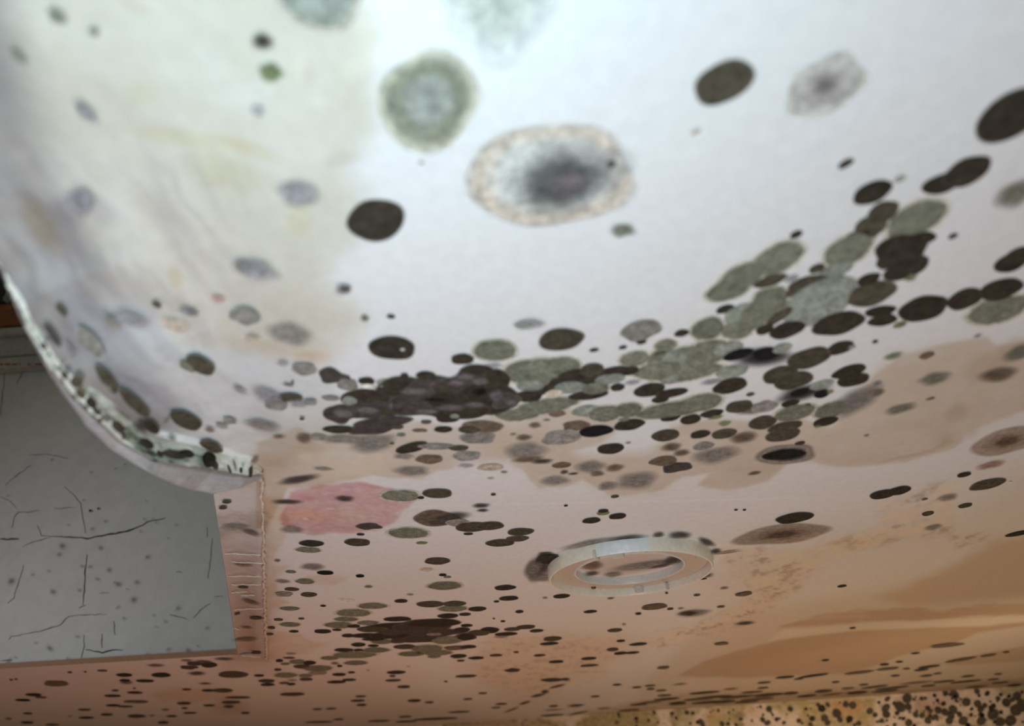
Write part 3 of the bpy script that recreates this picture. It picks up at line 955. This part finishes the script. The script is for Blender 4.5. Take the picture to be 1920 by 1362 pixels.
def spot_mesh(u, v, w, h, ty, tilt, tree, nrm_hint, lift=0.0003, irr=None):
    """a mould colony grown on a surface; returns verts, faces, colours, centre, area in pixels"""
    hit = tree.ray_cast(CAM, ray(u, v))
    if hit[0] is None:
        return None
    p, n = hit[0], hit[1]
    if n.dot(CAM - p) < 0:
        n = -n
    t1_ = n.cross(Vector((0, 1, 0.01))).normalized()
    t2_ = n.cross(t1_).normalized()
    e = 0.001
    q = np.array([tuple(p), tuple(p + t1_ * e), tuple(p + t2_ * e)])
    pu_, pv_ = project(q)
    J = np.array([[pu_[1] - pu_[0], pu_[2] - pu_[0]], [pv_[1] - pv_[0], pv_[2] - pv_[0]]])
    U_, S_, _ = np.linalg.svd(J)
    ax = U_[:, 0]
    ratio = S_[1] / S_[0]
    if h is None:
        h = w * ratio
    if tilt is not None:
        ax = np.array([math.cos(math.radians(tilt)), -math.sin(math.radians(tilt))])
    ay = np.array([-ax[1], ax[0]])
    prof = CUSTOM[ty] if ty in CUSTOM else profile(ty)
    rough_k = irr if irr is not None else (0.05 if ty in ('D', 'E', 'O', 'L', 'K') else 0.09)
    if ty == 'M':
        rough_k = 0.16
    size = max(w, h)
    ns = 12 if size < 14 else 18 if size < 40 else 28 if size < 90 else 44
    if size < 14:
        prof = [prof[0]] + prof[2:]
    ph = [mrng.uniform(0, 6.28) for _ in range(4)]
    am = [mrng.uniform(.3, 1) for _ in range(4)]
    jit = mrng.uniform(.88, 1.12)
    off = lift + cas_i[0] * 0.000004
    if tree is bvh and u < 520 and v < 900:
        off += 0.0012                      # clear of the lumps of the sagging board
    cas_i[0] += 1
    vs, cs = [], []
    for i, (fr, c, al) in enumerate(prof):
        m_ = 1 if i == 0 else ns
        for k in range(m_):
            th = 2 * math.pi * k / ns
            rr = fr * (1 + rough_k * sum(am[q_] * math.sin((q_ + 2) * th + ph[q_]) for q_ in range(4)) * 0.6)
            a_, b_ = math.cos(th) * rr * w / 2, math.sin(th) * rr * h / 2
            uu, vv = u + ax[0] * a_ + ay[0] * b_, v + ax[1] * a_ + ay[1] * b_
            d = ray(uu, vv)
            hh = tree.ray_cast(CAM, d)
            if hh[0] is None or (hh[0] - p).length > 0.6:
                dn = d.dot(n)
                hp = CAM + d * ((p - CAM).dot(n) / dn) if abs(dn) > 1e-4 else p
                hn = n
            else:
                hp, hn = hh[0], hh[1]
                if hn.dot(CAM - hp) < 0:
                    hn = -hn
            g = off
            if fr > 1.0 and ty in ('O', 'G'):
                g = off * 0.5             # a halo lies on the board itself, under its neighbours
            dn = abs(d.dot(hn))
            vs.append(hp - d * min(g / max(dn, 0.03), 0.05))
            cs.append((*(np.array(c) * jit), al))
    fs = []
    for k in range(ns):
        fs.append((0, 1 + k, 1 + (k + 1) % ns))
    for i in range(1, len(prof) - 1):
        a0_, a1_ = 1 + (i - 1) * ns, 1 + i * ns
        for k in range(ns):
            k2 = (k + 1) % ns
            fs.append((a0_ + k, a1_ + k, a1_ + k2, a0_ + k2))
    return vs, fs, cs, p, w * h


def parse(txt):
    out = []
    for item in txt.replace('\n', ';').split(';'):
        w_ = item.split()
        if not w_:
            continue
        u, v, w = float(w_[0]), float(w_[1]), float(w_[2])
        h = None if w_[3] == '-' else float(w_[3])
        out.append((u, v, w, h, w_[4], float(w_[5]) if len(w_) > 5 else None))
    return out


def grow(spots, tree, parent, limit, name='mould_spot', rest='mould_speckle', lift=0.0003):
    built = []
    for s in spots:
        r = spot_mesh(*s, tree, None, lift)
        if r:
            built.append((s, r))
    order = sorted(range(len(built)), key=lambda i: -built[i][1][4])
    single = set(order[:limit])
    RV, RF, RC = [], [], []
    for i, (s, r) in enumerate(built):
        vs, fs, cs, p, _ = r
        if i in single:
            o = mesh(name, [q - p for q in vs], fs, M_MOLD, parent, cs, loc=p)
            o['label'] = CUSTOM_NAME.get(s[4]) or NAME[s[4].upper()]
        else:
            k = len(RV)
            RV += vs
            RC += cs
            RF += [tuple(a + k for a in f) for f in fs]
    if RV:
        o = mesh(rest, RV, RF, M_MOLD, parent, RC)
        o['kind'] = 'stuff'
        o['label'] = 'smallest mould speckles, scattered between the larger spots'


# u v width height type tilt, read off the photograph; each is a colony on the board where that sight line meets it
SPOTS = parse("""
593 -22 158 142 big; 930 -40 310 230 haze; 803 189 176 160 eye 20; 492 78 46 34 d -12; 508 136 44 32 G -18; 483 208 30 24 p; 560 362 84 58 p -5; 705 413 106 75 D 4; 790 305 12 8 p
1358 154 116 72 E 28; 1548 161 156 94 ring2 28; 1900 214 154 76 D 33; 1586 307 32 14 D; 1305 247 26 10 t; 1636 361 76 38 D 24; 1688 335 28 14 l 25; 1766 345 76 34 D 16; 1813 322 96 46 D 26; 1905 363 92 50 o 28
1032 329 300 184 ring 8; 1088 322 200 124 shade 10; 1050 342 178 118 heart 14; 1068 346 84 46 v 18; 1146 308 24 16 m; 1168 432 50 30 o 5
1632 426 62 40 E 20; 1656 398 62 36 E 28; 1607 443 52 18 D 18; 1718 411 122 56 O 26; 1493 440 26 13 D; 1787 443 20 9 D; 1690 468 100 52 D 10; 1730 447 52 22 D 10; 1660 492 36 24 D; 1699 503 86 38 D 22; 1708 521 28 14 g; 1898 491 72 32 D 22; 1910 478 60 24 D 24
1591 468 98 50 O 24; 1459 485 104 50 O 28; 1392 519 90 44 O 24; 1366 543 84 38 O 18; 1444 527 66 19 E 18; 1484 523 34 16 p 25; 1566 508 70 24 L; 1532 504 32 16 E 22; 1519 533 80 30 E 12; 1561 527 50 13 E 18; 1487 549 40 15 E 20; 1538 566 148 72 L 28
1446 553 62 28 O 10; 1440 572 78 54 O 40; 1461 594 58 17 E 36; 1360 580 36 15 D; 1385 588 60 28 L 28; 1476 619 68 28 D; 1434 618 34 18 D 22; 1572 607 96 40 D 15; 1635 551 92 42 E 17; 1629 524 44 20 D; 1651 584 58 19 D 10; 1655 601 56 20 D 10; 1731 579 92 44 D 16; 1872 581 116 46 O 17; 1809 561 70 34 D 20; 1877 543 84 36 D 15; 1687 609 26 11 G; 1641 641 12 6 D; 1833 630 18 8 p; 1575 653 54 22 D; 1598 651 18 9 p; 1675 668 40 14 g; 1738 667 30 12 B; 1600 713 62 22 D 12; 1592 697 66 21 D; 1753 710 66 24 o 13; 1872 703 80 28 b 13; 1644 737 36 14 b; 1689 767 66 18 o 14; 1745 748 20 6 b; 1912 662 70 28 o 18; 1888 828 130 48 bring 12; 1625 817 12 5 g; 1645 719 20 10 p
1278 625 28 13 D; 1248 648 42 24 O; 1327 617 62 40 O; 1382 619 60 34 O 10; 1417 592 76 46 O 34; 1242 672 62 32 O; 1238 662 24 5 E; 1295 672 110 46 O 10; 1330 660 80 44 O; 1285 697 130 36 O 8; 1365 654 58 24 L; 1265 673 48 32 L; 1256 711 36 20 L; 1430 670 116 40 k 3; 1384 665 58 18 K 16; 1436 664 50 24 K 4; 1467 653 36 18 L; 1517 672 80 36 E; 1463 703 66 30 E; 1488 714 72 30 E; 1373 697 62 22 L; 1335 716 46 12 p; 1369 724 64 27 D; 1407 740 16 7 E; 1505 737 110 30 k; 1541 739 30 15 K; 1500 736 36 12 K; 1541 722 46 16 L; 1557 735 16 9 g; 1482 757 34 12 D; 1512 760 18 5 E; 1410 768 62 20 b; 1386 763 50 22 E; 1434 763 50 20 A; 1490 774 78 28 O; 1430 793 52 24 E; 1472 801 64 18 E; 1468 816 64 23 E; 1605 752 112 44 a 26; 1558 769 64 27 O 16; 1548 791 46 16 D; 1533 800 16 7 g; 1335 776 42 14 D; 1342 783 26 7 G; 1359 794 24 9 G; 1295 787 38 18 D; 1257 784 38 12 D; 1248 817 52 21 E; 1313 815 38 14 D; 1394 821 58 22 b; 1358 814 48 17 E; 1259 839 40 18 b; 1278 850 34 13 b; 1319 837 40 14 A; 1342 854 100 30 a; 1500 832 20 7 D; 1474 853 112 38 kring 6; 1470 853 80 18 K 6; 1415 888 26 8 b; 1269 877 58 17 M; 1244 865 52 17 B
1045 776 30 13 B; 972 786 18 8 B; 1003 798 24 13 b; 1025 788 16 5 g; 1080 799 48 19 B; 1117 809 62 21 K; 1180 797 56 20 D; 1170 787 26 8 a; 1053 821 74 27 A; 982 821 32 13 b; 962 815 14 6 g; 986 846 84 36 a; 990 862 66 13 b; 1017 866 42 10 m; 1053 873 34 11 B; 1058 886 17 9 m; 1075 889 22 5 m; 1107 876 60 25 a; 1120 889 30 11 b; 1153 878 38 15 b; 1040 902 58 20 a; 1140 912 40 18 a; 1194 902 84 34 a; 1145 842 50 19 D; 1178 831 13 5 a; 1218 732 58 24 D; 1259 738 62 15 D; 1238 750 32 12 D; 1262 768 140 28 O 9; 1312 756 84 32 O; 1100 771 52 21 L; 1134 776 62 30 O; 1178 769 50 27 O
993 608 62 24 p; 980 609 34 16 l; 1052 637 84 40 E; 1202 620 78 36 A; 1114 657 18 7 D; 1168 652 16 7 D; 1203 642 20 8 D; 928 657 80 39 O; 867 674 42 20 D; 925 686 36 12 p; 989 697 86 44 O; 1020 694 80 44 O; 1054 687 68 34 O; 1000 714 60 32 O; 1190 673 58 27 O; 1235 695 92 34 O 8; 1079 704 62 22 D; 1152 696 62 15 D; 1179 696 38 16 D; 1058 714 62 18 D 14; 1104 709 62 22 D; 1110 694 44 24 E; 1012 734 92 16 D 15; 990 744 54 20 D; 995 723 52 21 L; 1023 762 124 27 O 10; 970 778 84 22 O; 1104 741 70 18 D; 1144 711 58 18 L; 1068 727 56 22 L; 1116 729 52 22 O; 1158 727 26 14 D; 1186 718 36 10 p; 1038 739 32 15 C
733 594 16 8 D; 735 653 88 42 D; 755 656 9 5 W; 684 597 18 16 g; 620 705 46 28 M; 640 707 32 11 M; 652 722 38 22 A; 687 715 30 14 D; 690 725 28 9 W; 722 719 32 16 L
768 737 124 58 D; 689 750 96 38 D; 820 740 124 64 M; 883 727 124 74 M; 914 748 110 60 D; 693 770 112 36 M; 637 777 58 34 M; 790 765 124 34 M; 862 770 110 34 D; 931 716 48 46 D; 758 706 15 12 D; 798 704 36 14 D; 894 694 60 18 D; 839 786 42 14 D; 840 750 80 30 D; 770 750 70 30 M; 950 752 50 30 M; 873 707 44 12 v; 900 716 38 14 v; 931 742 28 26 v; 835 730 46 14 e; 733 764 6 36 v; 645 775 44 20 v; 720 772 70 14 e; 800 772 46 10 v; 855 718 34 10 v; 960 757 26 13 v; 780 735 60 16 v; 845 765 60 12 v; 690 770 50 14 v; 890 760 40 12 v; 815 750 50 8 k; 900 735 30 16 k
637 806 62 14 D; 710 798 112 28 M 10; 743 801 28 9 E; 852 781 18 9 L; 655 752 28 16 L; 620 747 34 10 A; 643 824 96 20 a; 700 832 90 36 a 10; 597 820 28 13 A; 570 822 34 22 b; 799 792 20 7 E; 787 808 28 6 B; 831 806 34 11 D; 752 816 18 7 O; 735 832 9 4 E; 772 840 58 18 D 14; 818 838 62 12 A; 860 841 36 10 E; 805 862 50 16 B; 875 856 52 17 A; 757 857 40 12 a; 772 884 68 21 a; 903 801 78 22 B; 896 822 64 22 A; 880 806 40 14 E; 874 874 32 9 p; 920 877 46 13 T; 945 886 16 5 g; 560 900 84 16 m 9; 538 942 62 10 m 0; 547 994 46 16 a; 646 936 38 13 m; 691 988 46 11 M; 920 898 16 5 t; 606 880 40 8 a
751 930 70 22 O; 820 926 56 17 E; 789 934 13 5 D; 818 973 84 28 B; 848 970 72 18 m 8; 824 980 44 9 M; 858 981 44 13 A; 902 949 36 10 m; 905 958 24 7 m; 766 1000 74 20 O; 791 1019 20 5 G; 676 1003 15 4 D; 885 989 60 18 E; 918 987 52 15 E; 878 1002 18 4 D; 976 998 48 13 E; 970 1011 42 10 E; 938 1019 52 13 E; 925 928 10 4 D; 1061 949 8 3 K; 1153 932 15 5 E; 1109 977 34 10 D; 1131 963 24 7 G; 1131 959 19 6 D; 1158 969 33 10 D; 1380 957 7 2.5 K; 1396 957 7 2.5 K
1466 1003 176 36 bring 7; 1490 972 72 17 D 9; 1655 928 48 15 D; 1686 921 44 14 D; 1808 891 26 8 D; 1858 873 60 14 r; 1852 909 70 16 E; 1810 949 27 7 E; 1777 934 42 14 a; 1740 964 23 7 E; 1579 1100 17 4 D; 1734 937 12 3 B; 1912 1001 54 7 D; 1750 990 36 12 a; 1895 905 6 3 W
584 1020 45 11 D; 578 1032 48 10 O; 670 1018 48 13 E; 820 1053 48 12 E; 586 1064 52 14 a; 610 1075 31 7 K; 545 1073 20 5 O; 675 1081 16 5 K; 572 1091 34 10 O; 530 1091 32 8 a; 834 1099 62 15 O; 830 1079 14 4 K; 839 1083 14 3.5 G; 691 1101 18 6 o; 547 1106 27 6 E; 532 1115 33 9 A; 579 1116 30 8 E; 649 1127 40 9 w; 769 1116 16 4 p; 752 1128 25 6 D; 606 1137 11 3 K; 543 1142 36 7 O; 520 1052 14 6 b; 800 1069 30 8 t; 1023 1040 34 10 m
699 1137 54 11 O; 663 1150 66 14 O; 807 1134 49 11 E; 849 1142 54 11 O; 852 1133 42 9 E; 895 1143 33 8 D; 947 1103 39 9 D; 954 1123 35 8 D; 931 1129 11 3 D; 1053 1119 31 7 D; 1022 1122 12 4 g; 974 1148 15 5 D; 1107 1148 24 5 D; 943 1166 9 3 D; 926 1161 5 2 D; 1145 1123 16 4 b; 840 1156 39 8 D; 872 1153 22 5 D; 875 1174 22 5 D
649 1162 44 8 O; 636 1173 52 12 O; 605 1185 32 7 D; 632 1182 18 4 D; 663 1175 24 6 D; 690 1169 40 8 O; 544 1172 38 8 O; 522 1163 18 4 E; 565 1161 12 3 E; 551 1185 18 4 D; 509 1178 14 5 E; 506 1190 14 4 E
745 1162 50 8 D; 751 1179 130 20 D; 789 1177 112 22 M; 814 1169 100 14 D; 805 1188 120 16 M; 699 1181 60 10 E; 689 1193 60 8 D; 730 1193 74 11 D; 866 1182 30 8 D; 872 1196 42 12 E; 782 1200 84 12 M; 839 1201 60 15 O; 814 1190 26 5 A; 653 1193 24 6 D; 672 1210 26 7 D; 700 1212 21 4 D; 645 1220 36 6 D; 672 1220 18 4 D; 705 1220 52 9 O; 664 1229 84 12 O; 618 1235 33 7 O; 716 1204 38 9 O; 759 1214 42 8 E; 801 1217 60 14 O; 772 1227 48 9 O; 822 1225 52 10 O; 855 1216 42 8 B; 860 1231 30 6 D; 814 1232 24 6 O; 746 1204 30 6 E; 735 1186 40 12 M; 700 1200 40 5 D
918 1183 34 11 D; 897 1188 42 10 E; 874 1195 32 12 D; 949 1190 42 6 D; 940 1195 30 6 a; 961 1181 31 6 E; 986 1177 35 7 E; 1006 1184 26 5 D; 878 1214 30 6 D; 859 1232 29 6 D; 893 1235 29 5 D; 864 1240 15 3 D; 1036 1199 34 8 E; 1030 1208 34 5 D; 1153 1183 28 6 E; 1164 1203 16 4 D; 1149 1219 22 6 E; 1164 1226 26 5 D; 1186 1225 25 4 D; 1197 1209 32 5 D; 1104 1236 29 5 D; 1043 1242 28 5 D; 1012 1230 21 4 E; 930 1230 24 4 E; 968 1224 10 3 E; 961 1258 30 6 M; 1105 1249 34 4 E; 874 1269 39 5 E; 836 1279 7 2.5 D; 1037 1276 44 6 M; 1061 1275 18 7 m; 1045 1288 36 5 m 14; 1022 1298 16 8 m; 1009 1305 32 6 m 12; 984 1319 26 5 m 16; 959 1332 34 4 b 20; 905 1301 16 3 E; 877 1312 17 3 E; 805 1318 17 3 D; 940 1321 22 3 D; 930 1328 18 2.5 E; 861 1336 40 3 E; 817 1349 80 4 E; 1038 1325 17 3 D; 1080 1324 36 6 m; 1116 1307 17 3 E; 1038 1332 40 2.5 b; 1036 1342 42 3 E; 1084 1338 44 4 m 12; 1132 1329 26 3 m; 1157 1285 17 3 D
437 1266 53 12 E; 486 1268 19 4 D; 536 1267 45 9 O; 558 1242 31 8 O; 580 1244 24 7 D; 566 1251 30 7 E; 524 1240 14 5 D; 535 1246 17 4 O; 542 1235 23 3 B; 546 1227 24 4 p; 596 1254 54 10 O; 667 1244 42 8 O; 637 1250 10 4 D; 628 1245 18 5 b; 636 1266 26 5 D; 659 1262 14 3 D; 596 1263 34 7 A; 573 1268 26 6 O; 574 1275 25 5 E; 500 1278 30 6 E; 502 1285 26 5 D; 533 1282 18 4 B; 546 1284 16 4 D; 548 1277 20 5 p; 631 1280 34 5 D; 655 1276 25 4 D; 743 1262 34 6 D; 737 1277 29 4 E; 757 1289 24 5 E; 418 1296 37 7 E; 548 1303 46 6 E; 446 1309 46 4 E; 433 1318 36 5 E; 429 1326 24 7 m; 460 1338 16 4 E; 676 1307 20 3 E; 671 1315 26 4 E; 678 1323 19 4 D; 595 1331 17 3 E; 621 1330 20 3 E; 777 1315 25 5 E; 521 1257 14 4 E; 598 1355 50 3 E; 635 1350 19 3 E; 710 1353 40 3 E; 760 1345 24 3 E; 762 1354 40 3 E; 690 1258 6 2 b; 736 1269 12 3 E; 766 1252 8 3 W; 785 1225 8 2 D
233 1267 30 6 D; 302 1267 35 8 D; 272 1278 33 5 D; 237 1281 27 7 b; 234 1277 20 4 D; 105 1283 44 10 B; 192 1259 19 3 B; 131 1262 9 2.5 E; 63 1304 30 5 D; 77 1309 22 3 B; 43 1314 28 4 K; 253 1300 29 4 D; 211 1306 31 4 D; 255 1317 44 5 B; 212 1324 26 4 D; 235 1326 28 3 E; 158 1332 24 3 D; 52 1339 17 3 D; 200 1341 22 4 D; 162 1347 27 4 D; 256 1344 33 6 E; 51 1356 24 4 D; 345 1320 26 5 E; 346 1329 12 3 E; 356 1338 25 3 D; 322 1344 20 3 D; 392 1324 22 3 D; 306 1356 20 5 E; 292 1249 36 6 b; 354 1253 31 6 M; 365 1246 30 6 M; 392 1248 30 9 D; 369 1264 36 8 m; 385 1283 28 4 m; 390 1296 23 4 D; 350 1294 18 3 E; 216 1296 13 3 E; 98 1360 24 3 D; 21 1276 8 2 D; 30 1275 6 2 D; 160 1261 6 2 D; 252 1292 6 2 E; 16 1349 12 2.5 B; 131 1344 10 2.5 b; 285 1343 14 2.5 b; 310 1332 18 4 b
1227 1139 47 10 B; 1301 1151 70 14 a 5; 1290 1151 40 9 m 5; 1197 1152 12 3.5 D; 1257 1143 13 3 E; 1277 1142 15 3 b; 1395 1115 31 7 B; 1358 1104 19 4 b; 1250 1113 6 2.5 D; 1307 1117 13 3 E; 1352 1139 15 3 B; 1397 1170 42 7 m 6; 1353 1208 27 5 B; 1244 1253 23 5 B; 1194 1290 17 3 E; 1219 1287 21 3 B; 1220 1293 15 3 E; 1246 1305 27 3 E; 1250 1312 46 4 E; 1275 1284 30 3 b; 1321 1300 58 4 E; 1271 1320 32 6 E; 1329 1318 64 4 E; 1340 1308 64 4 E; 1381 1308 62 4 E; 1441 1304 58 5 E; 1483 1301 28 5 E; 1356 1317 44 5 E; 1400 1317 44 4 E; 1433 1281 25 3 D; 1431 1291 21 3 E; 1472 1271 34 4 D; 1498 1274 18 2.5 D; 1198 1322 32 3 E; 1220 1318 50 4 b; 1312 1312 60 4 B; 1420 1312 60 4 B; 1370 1293 30 4 b; 1410 1299 40 3 E; 1240 1296 20 3 B; 1180 1333 40 3 B; 1130 1340 40 4 b; 1170 1172 10 3 b
1599 1179 12 2.5 E; 1548 1239 14 3 D; 1526 1268 54 4 D 8; 1776 1211 60 7 B 5; 1717 1226 16 3 D; 1687 1242 14 3 D; 1659 1247 17 4 D; 1612 1262 52 5 B 7; 1665 1255 40 5 B 6; 1743 1251 42 4 E 7; 1728 1257 27 4 E 6; 1802 1238 56 5 B 9; 1854 1230 32 4 B 9; 1887 1224 13 3 E; 1679 1268 17 3 D; 1737 1268 23 3 D; 1758 1264 15 2.5 E; 1815 1269 25 3 E; 1567 1280 15 3 E; 1620 1285 17 3 E; 1640 1289 52 3 E 7; 1673 1291 62 3 E 6; 1741 1287 28 2.5 E; 1811 1279 60 3 E 6; 1872 1265 15 2.5 E; 1607 1300 40 5 E 5; 1544 1297 32 5 E; 1513 1306 36 4 E; 1902 1286 26 4 E; 1863 1275 21 2.5 E; 1876 1281 32 2.5 E; 1700 1255 14 3 B; 1560 1303 50 4 b; 1720 1281 70 4 b 5; 1770 1279 40 3 E; 1830 1289 50 4 b 5; 1660 1297 50 3 E 5; 1590 1292 24 3 B
106 31 50 26 o -42; 175 60 24 19 o -30; 33 106 46 18 o -44; 160 211 62 28 p -42; 160 211 44 18 a -42; 478 507 96 42 p -15; 456 500 36 24 a -15; 643 544 36 24 p; 648 542 22 16 m 10; 459 594 54 32 A -12; 543 628 90 44 a -8; 328 612 62 30 t -18; 352 585 42 18 p -18; 361 587 24 12 a -25; 293 572 20 9 E -30; 408 562 32 14 r; 472 636 34 16 t; 375 685 58 30 E -28; 350 688 34 13 O -32; 530 682 26 12 p; 570 693 46 22 A -5; 348 789 62 29 E -26; 267 800 32 26 m -40; 284 801 34 18 D -42; 543 746 44 16 E; 516 759 44 22 A -10; 582 755 24 12 A; 560 757 40 18 p; 540 722 26 6 m -10; 548 718 8 10 m; 449 732 38 12 p -28; 491 799 74 24 a -12; 522 820 26 7 b; 430 790 26 10 A -15; 415 800 24 8 A -10; 393 807 24 10 b -15; 322 822 20 9 o -25; 396 838 46 17 E -22; 478 863 17 12 b; 470 882 24 10 M -10; 200 712 64 20 E -52; 252 757 74 20 E -43; 202 729 38 11 a -42; 115 582 30 11 E -50; 169 643 72 28 A -50; 98 629 52 13 M -56; 209 605 46 26 a -40; 130 655 44 12 p -55; 150 380 60 60 p -40; 245 600 80 30 p -20; 312 790 14 6 b; 500 742 60 30 p -15; 566 786 10 5 E; 484 878 8 6 b
425 942 18 6 E; 430 915 24 6 E; 452 905 20 7 E; 470 897 16 8 M; 418 953 16 6 E; 440 990 60 14 a; 470 1000 40 10 b; 455 1060 40 8 b; 470 1130 40 8 b; 460 1200 50 9 b; 480 1160 24 5 E; 445 1152 12 3 E; 456 1102 20 4 E; 462 1178 26 4 b; 480 1225 20 5 E; 420 1237 44 5 m; 380 1242 40 5 m; 350 1240 26 4 b
1010 1066 66 40 m 40; 1030 1050 50 16 D; 1000 1070 40 30 a 60; 1015 1085 50 16 a; 1170 1012 90 12 m 8; 1100 1021 110 10 a 12; 1275 1005 50 13 m 0; 1325 1018 38 13 m -20; 1342 1035 24 9 m; 1235 1004 26 9 m; 1320 1081 40 9 m; 1363 1037 60 4 b; 1240 1102 50 5 t; 1318 1086 16 3 D
1110 1062 46 18 b; 1210 1062 130 16 a 8; 1262 1052 40 15 m; 1240 1062 50 7 m 10; 1110 1077 30 8 m; 1150 1079 40 9 a
""")
grow(SPOTS, bvh, ceiling, 300)

# ---- mould on the torn plaster core
core_v = np.concatenate([b0, b1])
core_f = [(i, i + 1, NE + i + 1, NE + i) for i in range(NE - 1)]
cbvh = BVHTree.FromPolygons([tuple(p - np.array((0, 0.001, 0.003))) for p in core_v], core_f)
CORE_SPOTS = parse("""
143 717 24 20 E -50; 151 739 22 15 E -45; 138 745 16 8 E -55; 171 756 24 18 D -45; 182 772 18 13 E -40; 198 784 18 13 A -40; 222 801 28 18 E -40; 246 818 26 12 O -30; 275 832 30 16 E -30; 327 853 48 15 E -10; 350 851 28 16 D -10; 392 862 30 26 D; 403 872 20 12 E; 300 852 16 10 E; 440 872 30 6 b; 81 649 15 12 E -50; 105 674 14 10 E -55; 121 704 16 13 E -50; 51 592 13 8 G -50; 64 608 20 12 A -60; 17 524 4 4 D; 34 568 4 4 D; 92 665 8 6 E; 112 690 8 5 E; 232 818 16 6 E; 290 864 12 5 E -20; 188 788 12 6 E; 160 765 8 10 E; 430 880 18 5 E; 452 882 12 6 M; 470 885 22 8 M
""")
grow(CORE_SPOTS, cbvh, ceiling, 40, 'core_mould_spot', lift=0.002)

# ---- mould on the far wall
wspots = []
WS = """
648 1 1 1 x
"""
wr = random.Random(21)
WALL_TXT = """
1541 1329 14 14 D;1534 1322 8 8 E;1552 1322 10 8 E;1586 1321 12 12 M;1599 1323 14 14 E;1569 1338 18 16 E;1575 1350 12 10 E;1546 1347 14 14 E;1552 1356 10 12 E;1523 1348 11 11 D;1511 1330 6 7 D;1593 1349 13 13 D;1631 1334 12 13 E;1641 1341 9 10 E;1664 1311 9 12 E;1701 1310 18 18 E;1661 1328 13 18 E;1662 1340 15 14 E;1688 1326 22 18 E;1703 1326 14 12 E;1735 1310 6 6 K;1730 1313 3 3 K;1682 1338 9 9 D;1694 1348 7 8 D;1653 1352 9 10 E;1717 1341 12 10 E;1729 1342 10 12 E;1773 1300 12 10 E;1790 1303 20 14 E;1758 1314 7 7 K;1769 1320 9 10 D;1793 1315 7 5 K;1759 1332 14 13 E;1772 1336 16 13 E;1787 1331 18 15 E;1783 1342 16 12 E;1755 1345 12 10 E;1799 1340 12 10 E;1812 1317 16 17 E;1833 1320 14 14 E;1839 1330 12 14 E;1822 1330 6 8 D;1836 1305 6 6 K;1832 1297 12 10 E;1851 1301 9 11 D;1857 1316 5 4 K;1870 1316 4 4 K;1857 1327 7 7 K;1862 1340 20 22 E;1877 1336 8 8 D;1887 1318 17 16 E;1892 1306 6 9 K;1907 1306 16 16 E;1914 1318 14 16 E;1905 1332 22 22 E;1918 1328 14 16 E;1895 1352 20 22 E;1876 1354 18 18 E;1840 1352 16 18 E;1806 1352 16 18 E;1780 1352 14 14 E;1740 1352 14 12 E;1704 1356 14 14 E;1520 1359 10 8 E;1610 1357 10 10 E;1865 1354 6 8 K;1821 1341 8 8 E;1745 1334 8 10 E
1442 1330 12 12 E;1446 1337 4 4 K;1449 1341 5 5 K;1482 1330 11 10 E;1426 1326 6 5 K;1420 1327 3 3 K;1375 1332 4 4 D;1347 1333 6 6 E;1332 1336 4 3 K;1337 1333 3 3 E;1288 1337 8 9 E;1299 1338 7 8 E;1389 1349 8 8 E;1410 1352 6 5 B;1430 1350 11 9 E;1439 1356 10 12 E;1431 1341 5 5 E;1462 1348 5 5 E;1470 1356 7 8 E;1316 1357 20 9 E;1308 1355 7 6 K;1354 1358 11 9 E;1368 1349 3 3 K;1267 1346 5 4 K;1269 1349 4 4 K;1260 1345 3 3 E;1193 1348 7 7 D;1227 1337 9 5 E;1160 1341 14 5 E;1234 1355 4 4 K;1157 1355 8 8 B;1475 1340 3 3 K;1498 1352 9 9 E;1515 1342 4 4 K;1365 1358 8 8 E;1380 1360 8 6 E
"""
wspots = parse(WALL_TXT)
for k in range(150):
    u = wr.uniform(1180, 1925)
    top = 1331 - (u - 1250) * 0.066
    v = wr.uniform(top + 6, 1368)
    dens = 0.25 + 0.75 * min(1, max(0, (u - 1450) / 350))
    if wr.random() > dens:
        continue
    s = wr.choice([2.5, 3, 3, 4, 5, 6, 8]) * (1.25 if u > 1650 else 1.0)
    wspots.append((u, v, s, s * wr.uniform(.85, 1.1), wr.choice('DDEEK'), None))
grow(wspots, wbvh, wall_back, 150)

# ---- faint mould on the grey wall
gspots = parse("""
250 1125 16 14 f;221 1096 15 14 f;204 1069 13 12 f;188 1028 12 12 f;116 1024 16 18 f;110 1040 12 10 f;153 1062 9 8 f;168 1063 10 8 f;182 1086 9 9 f;256 1092 12 12 f;214 1093 7 6 f;238 1105 6 6 f;220 1139 14 5 f;287 1154 7 7 f;232 1160 8 8 f;310 1166 8 6 f;388 1178 10 8 f;292 1176 5 5 f;263 997 6 6 f;286 973 5 5 f;169 958 5 5 K;184 954 4 4 K;270 974 6 8 f;197 978 8 8 f;172 992 10 8 f;156 938 7 5 f;170 886 6 6 f;234 871 6 5 f;216 879 6 5 f;97 862 8 6 f;315 1010 6 5 f;333 1141 14 8 f;144 1194 10 7 f;92 1216 12 16 f;66 1206 8 6 f;28 1233 5 7 f;126 1235 8 6 f;276 1228 10 8 f;296 1230 10 8 f;315 1218 12 8 f;352 1220 14 14 f;355 1228 8 8 f;371 1212 8 5 f;388 1226 16 8 f;366 1227 6 6 f;405 1225 14 6 f;424 1224 14 6 f;15 1240 24 6 f;92 1250 8 5 f;60 1078 8 6 f;90 1071 8 6 f;20 1090 20 16 f;98 1110 14 14 f;148 1107 10 10 f;276 1045 14 10 f;292 980 6 6 f;330 985 6 6 f;274 940 5 4 f;14 930 8 5 f;128 985 6 6 f;185 1240 8 6 f
""")
grow(gspots, gbvh, wall_left, 100, lift=0.0006)
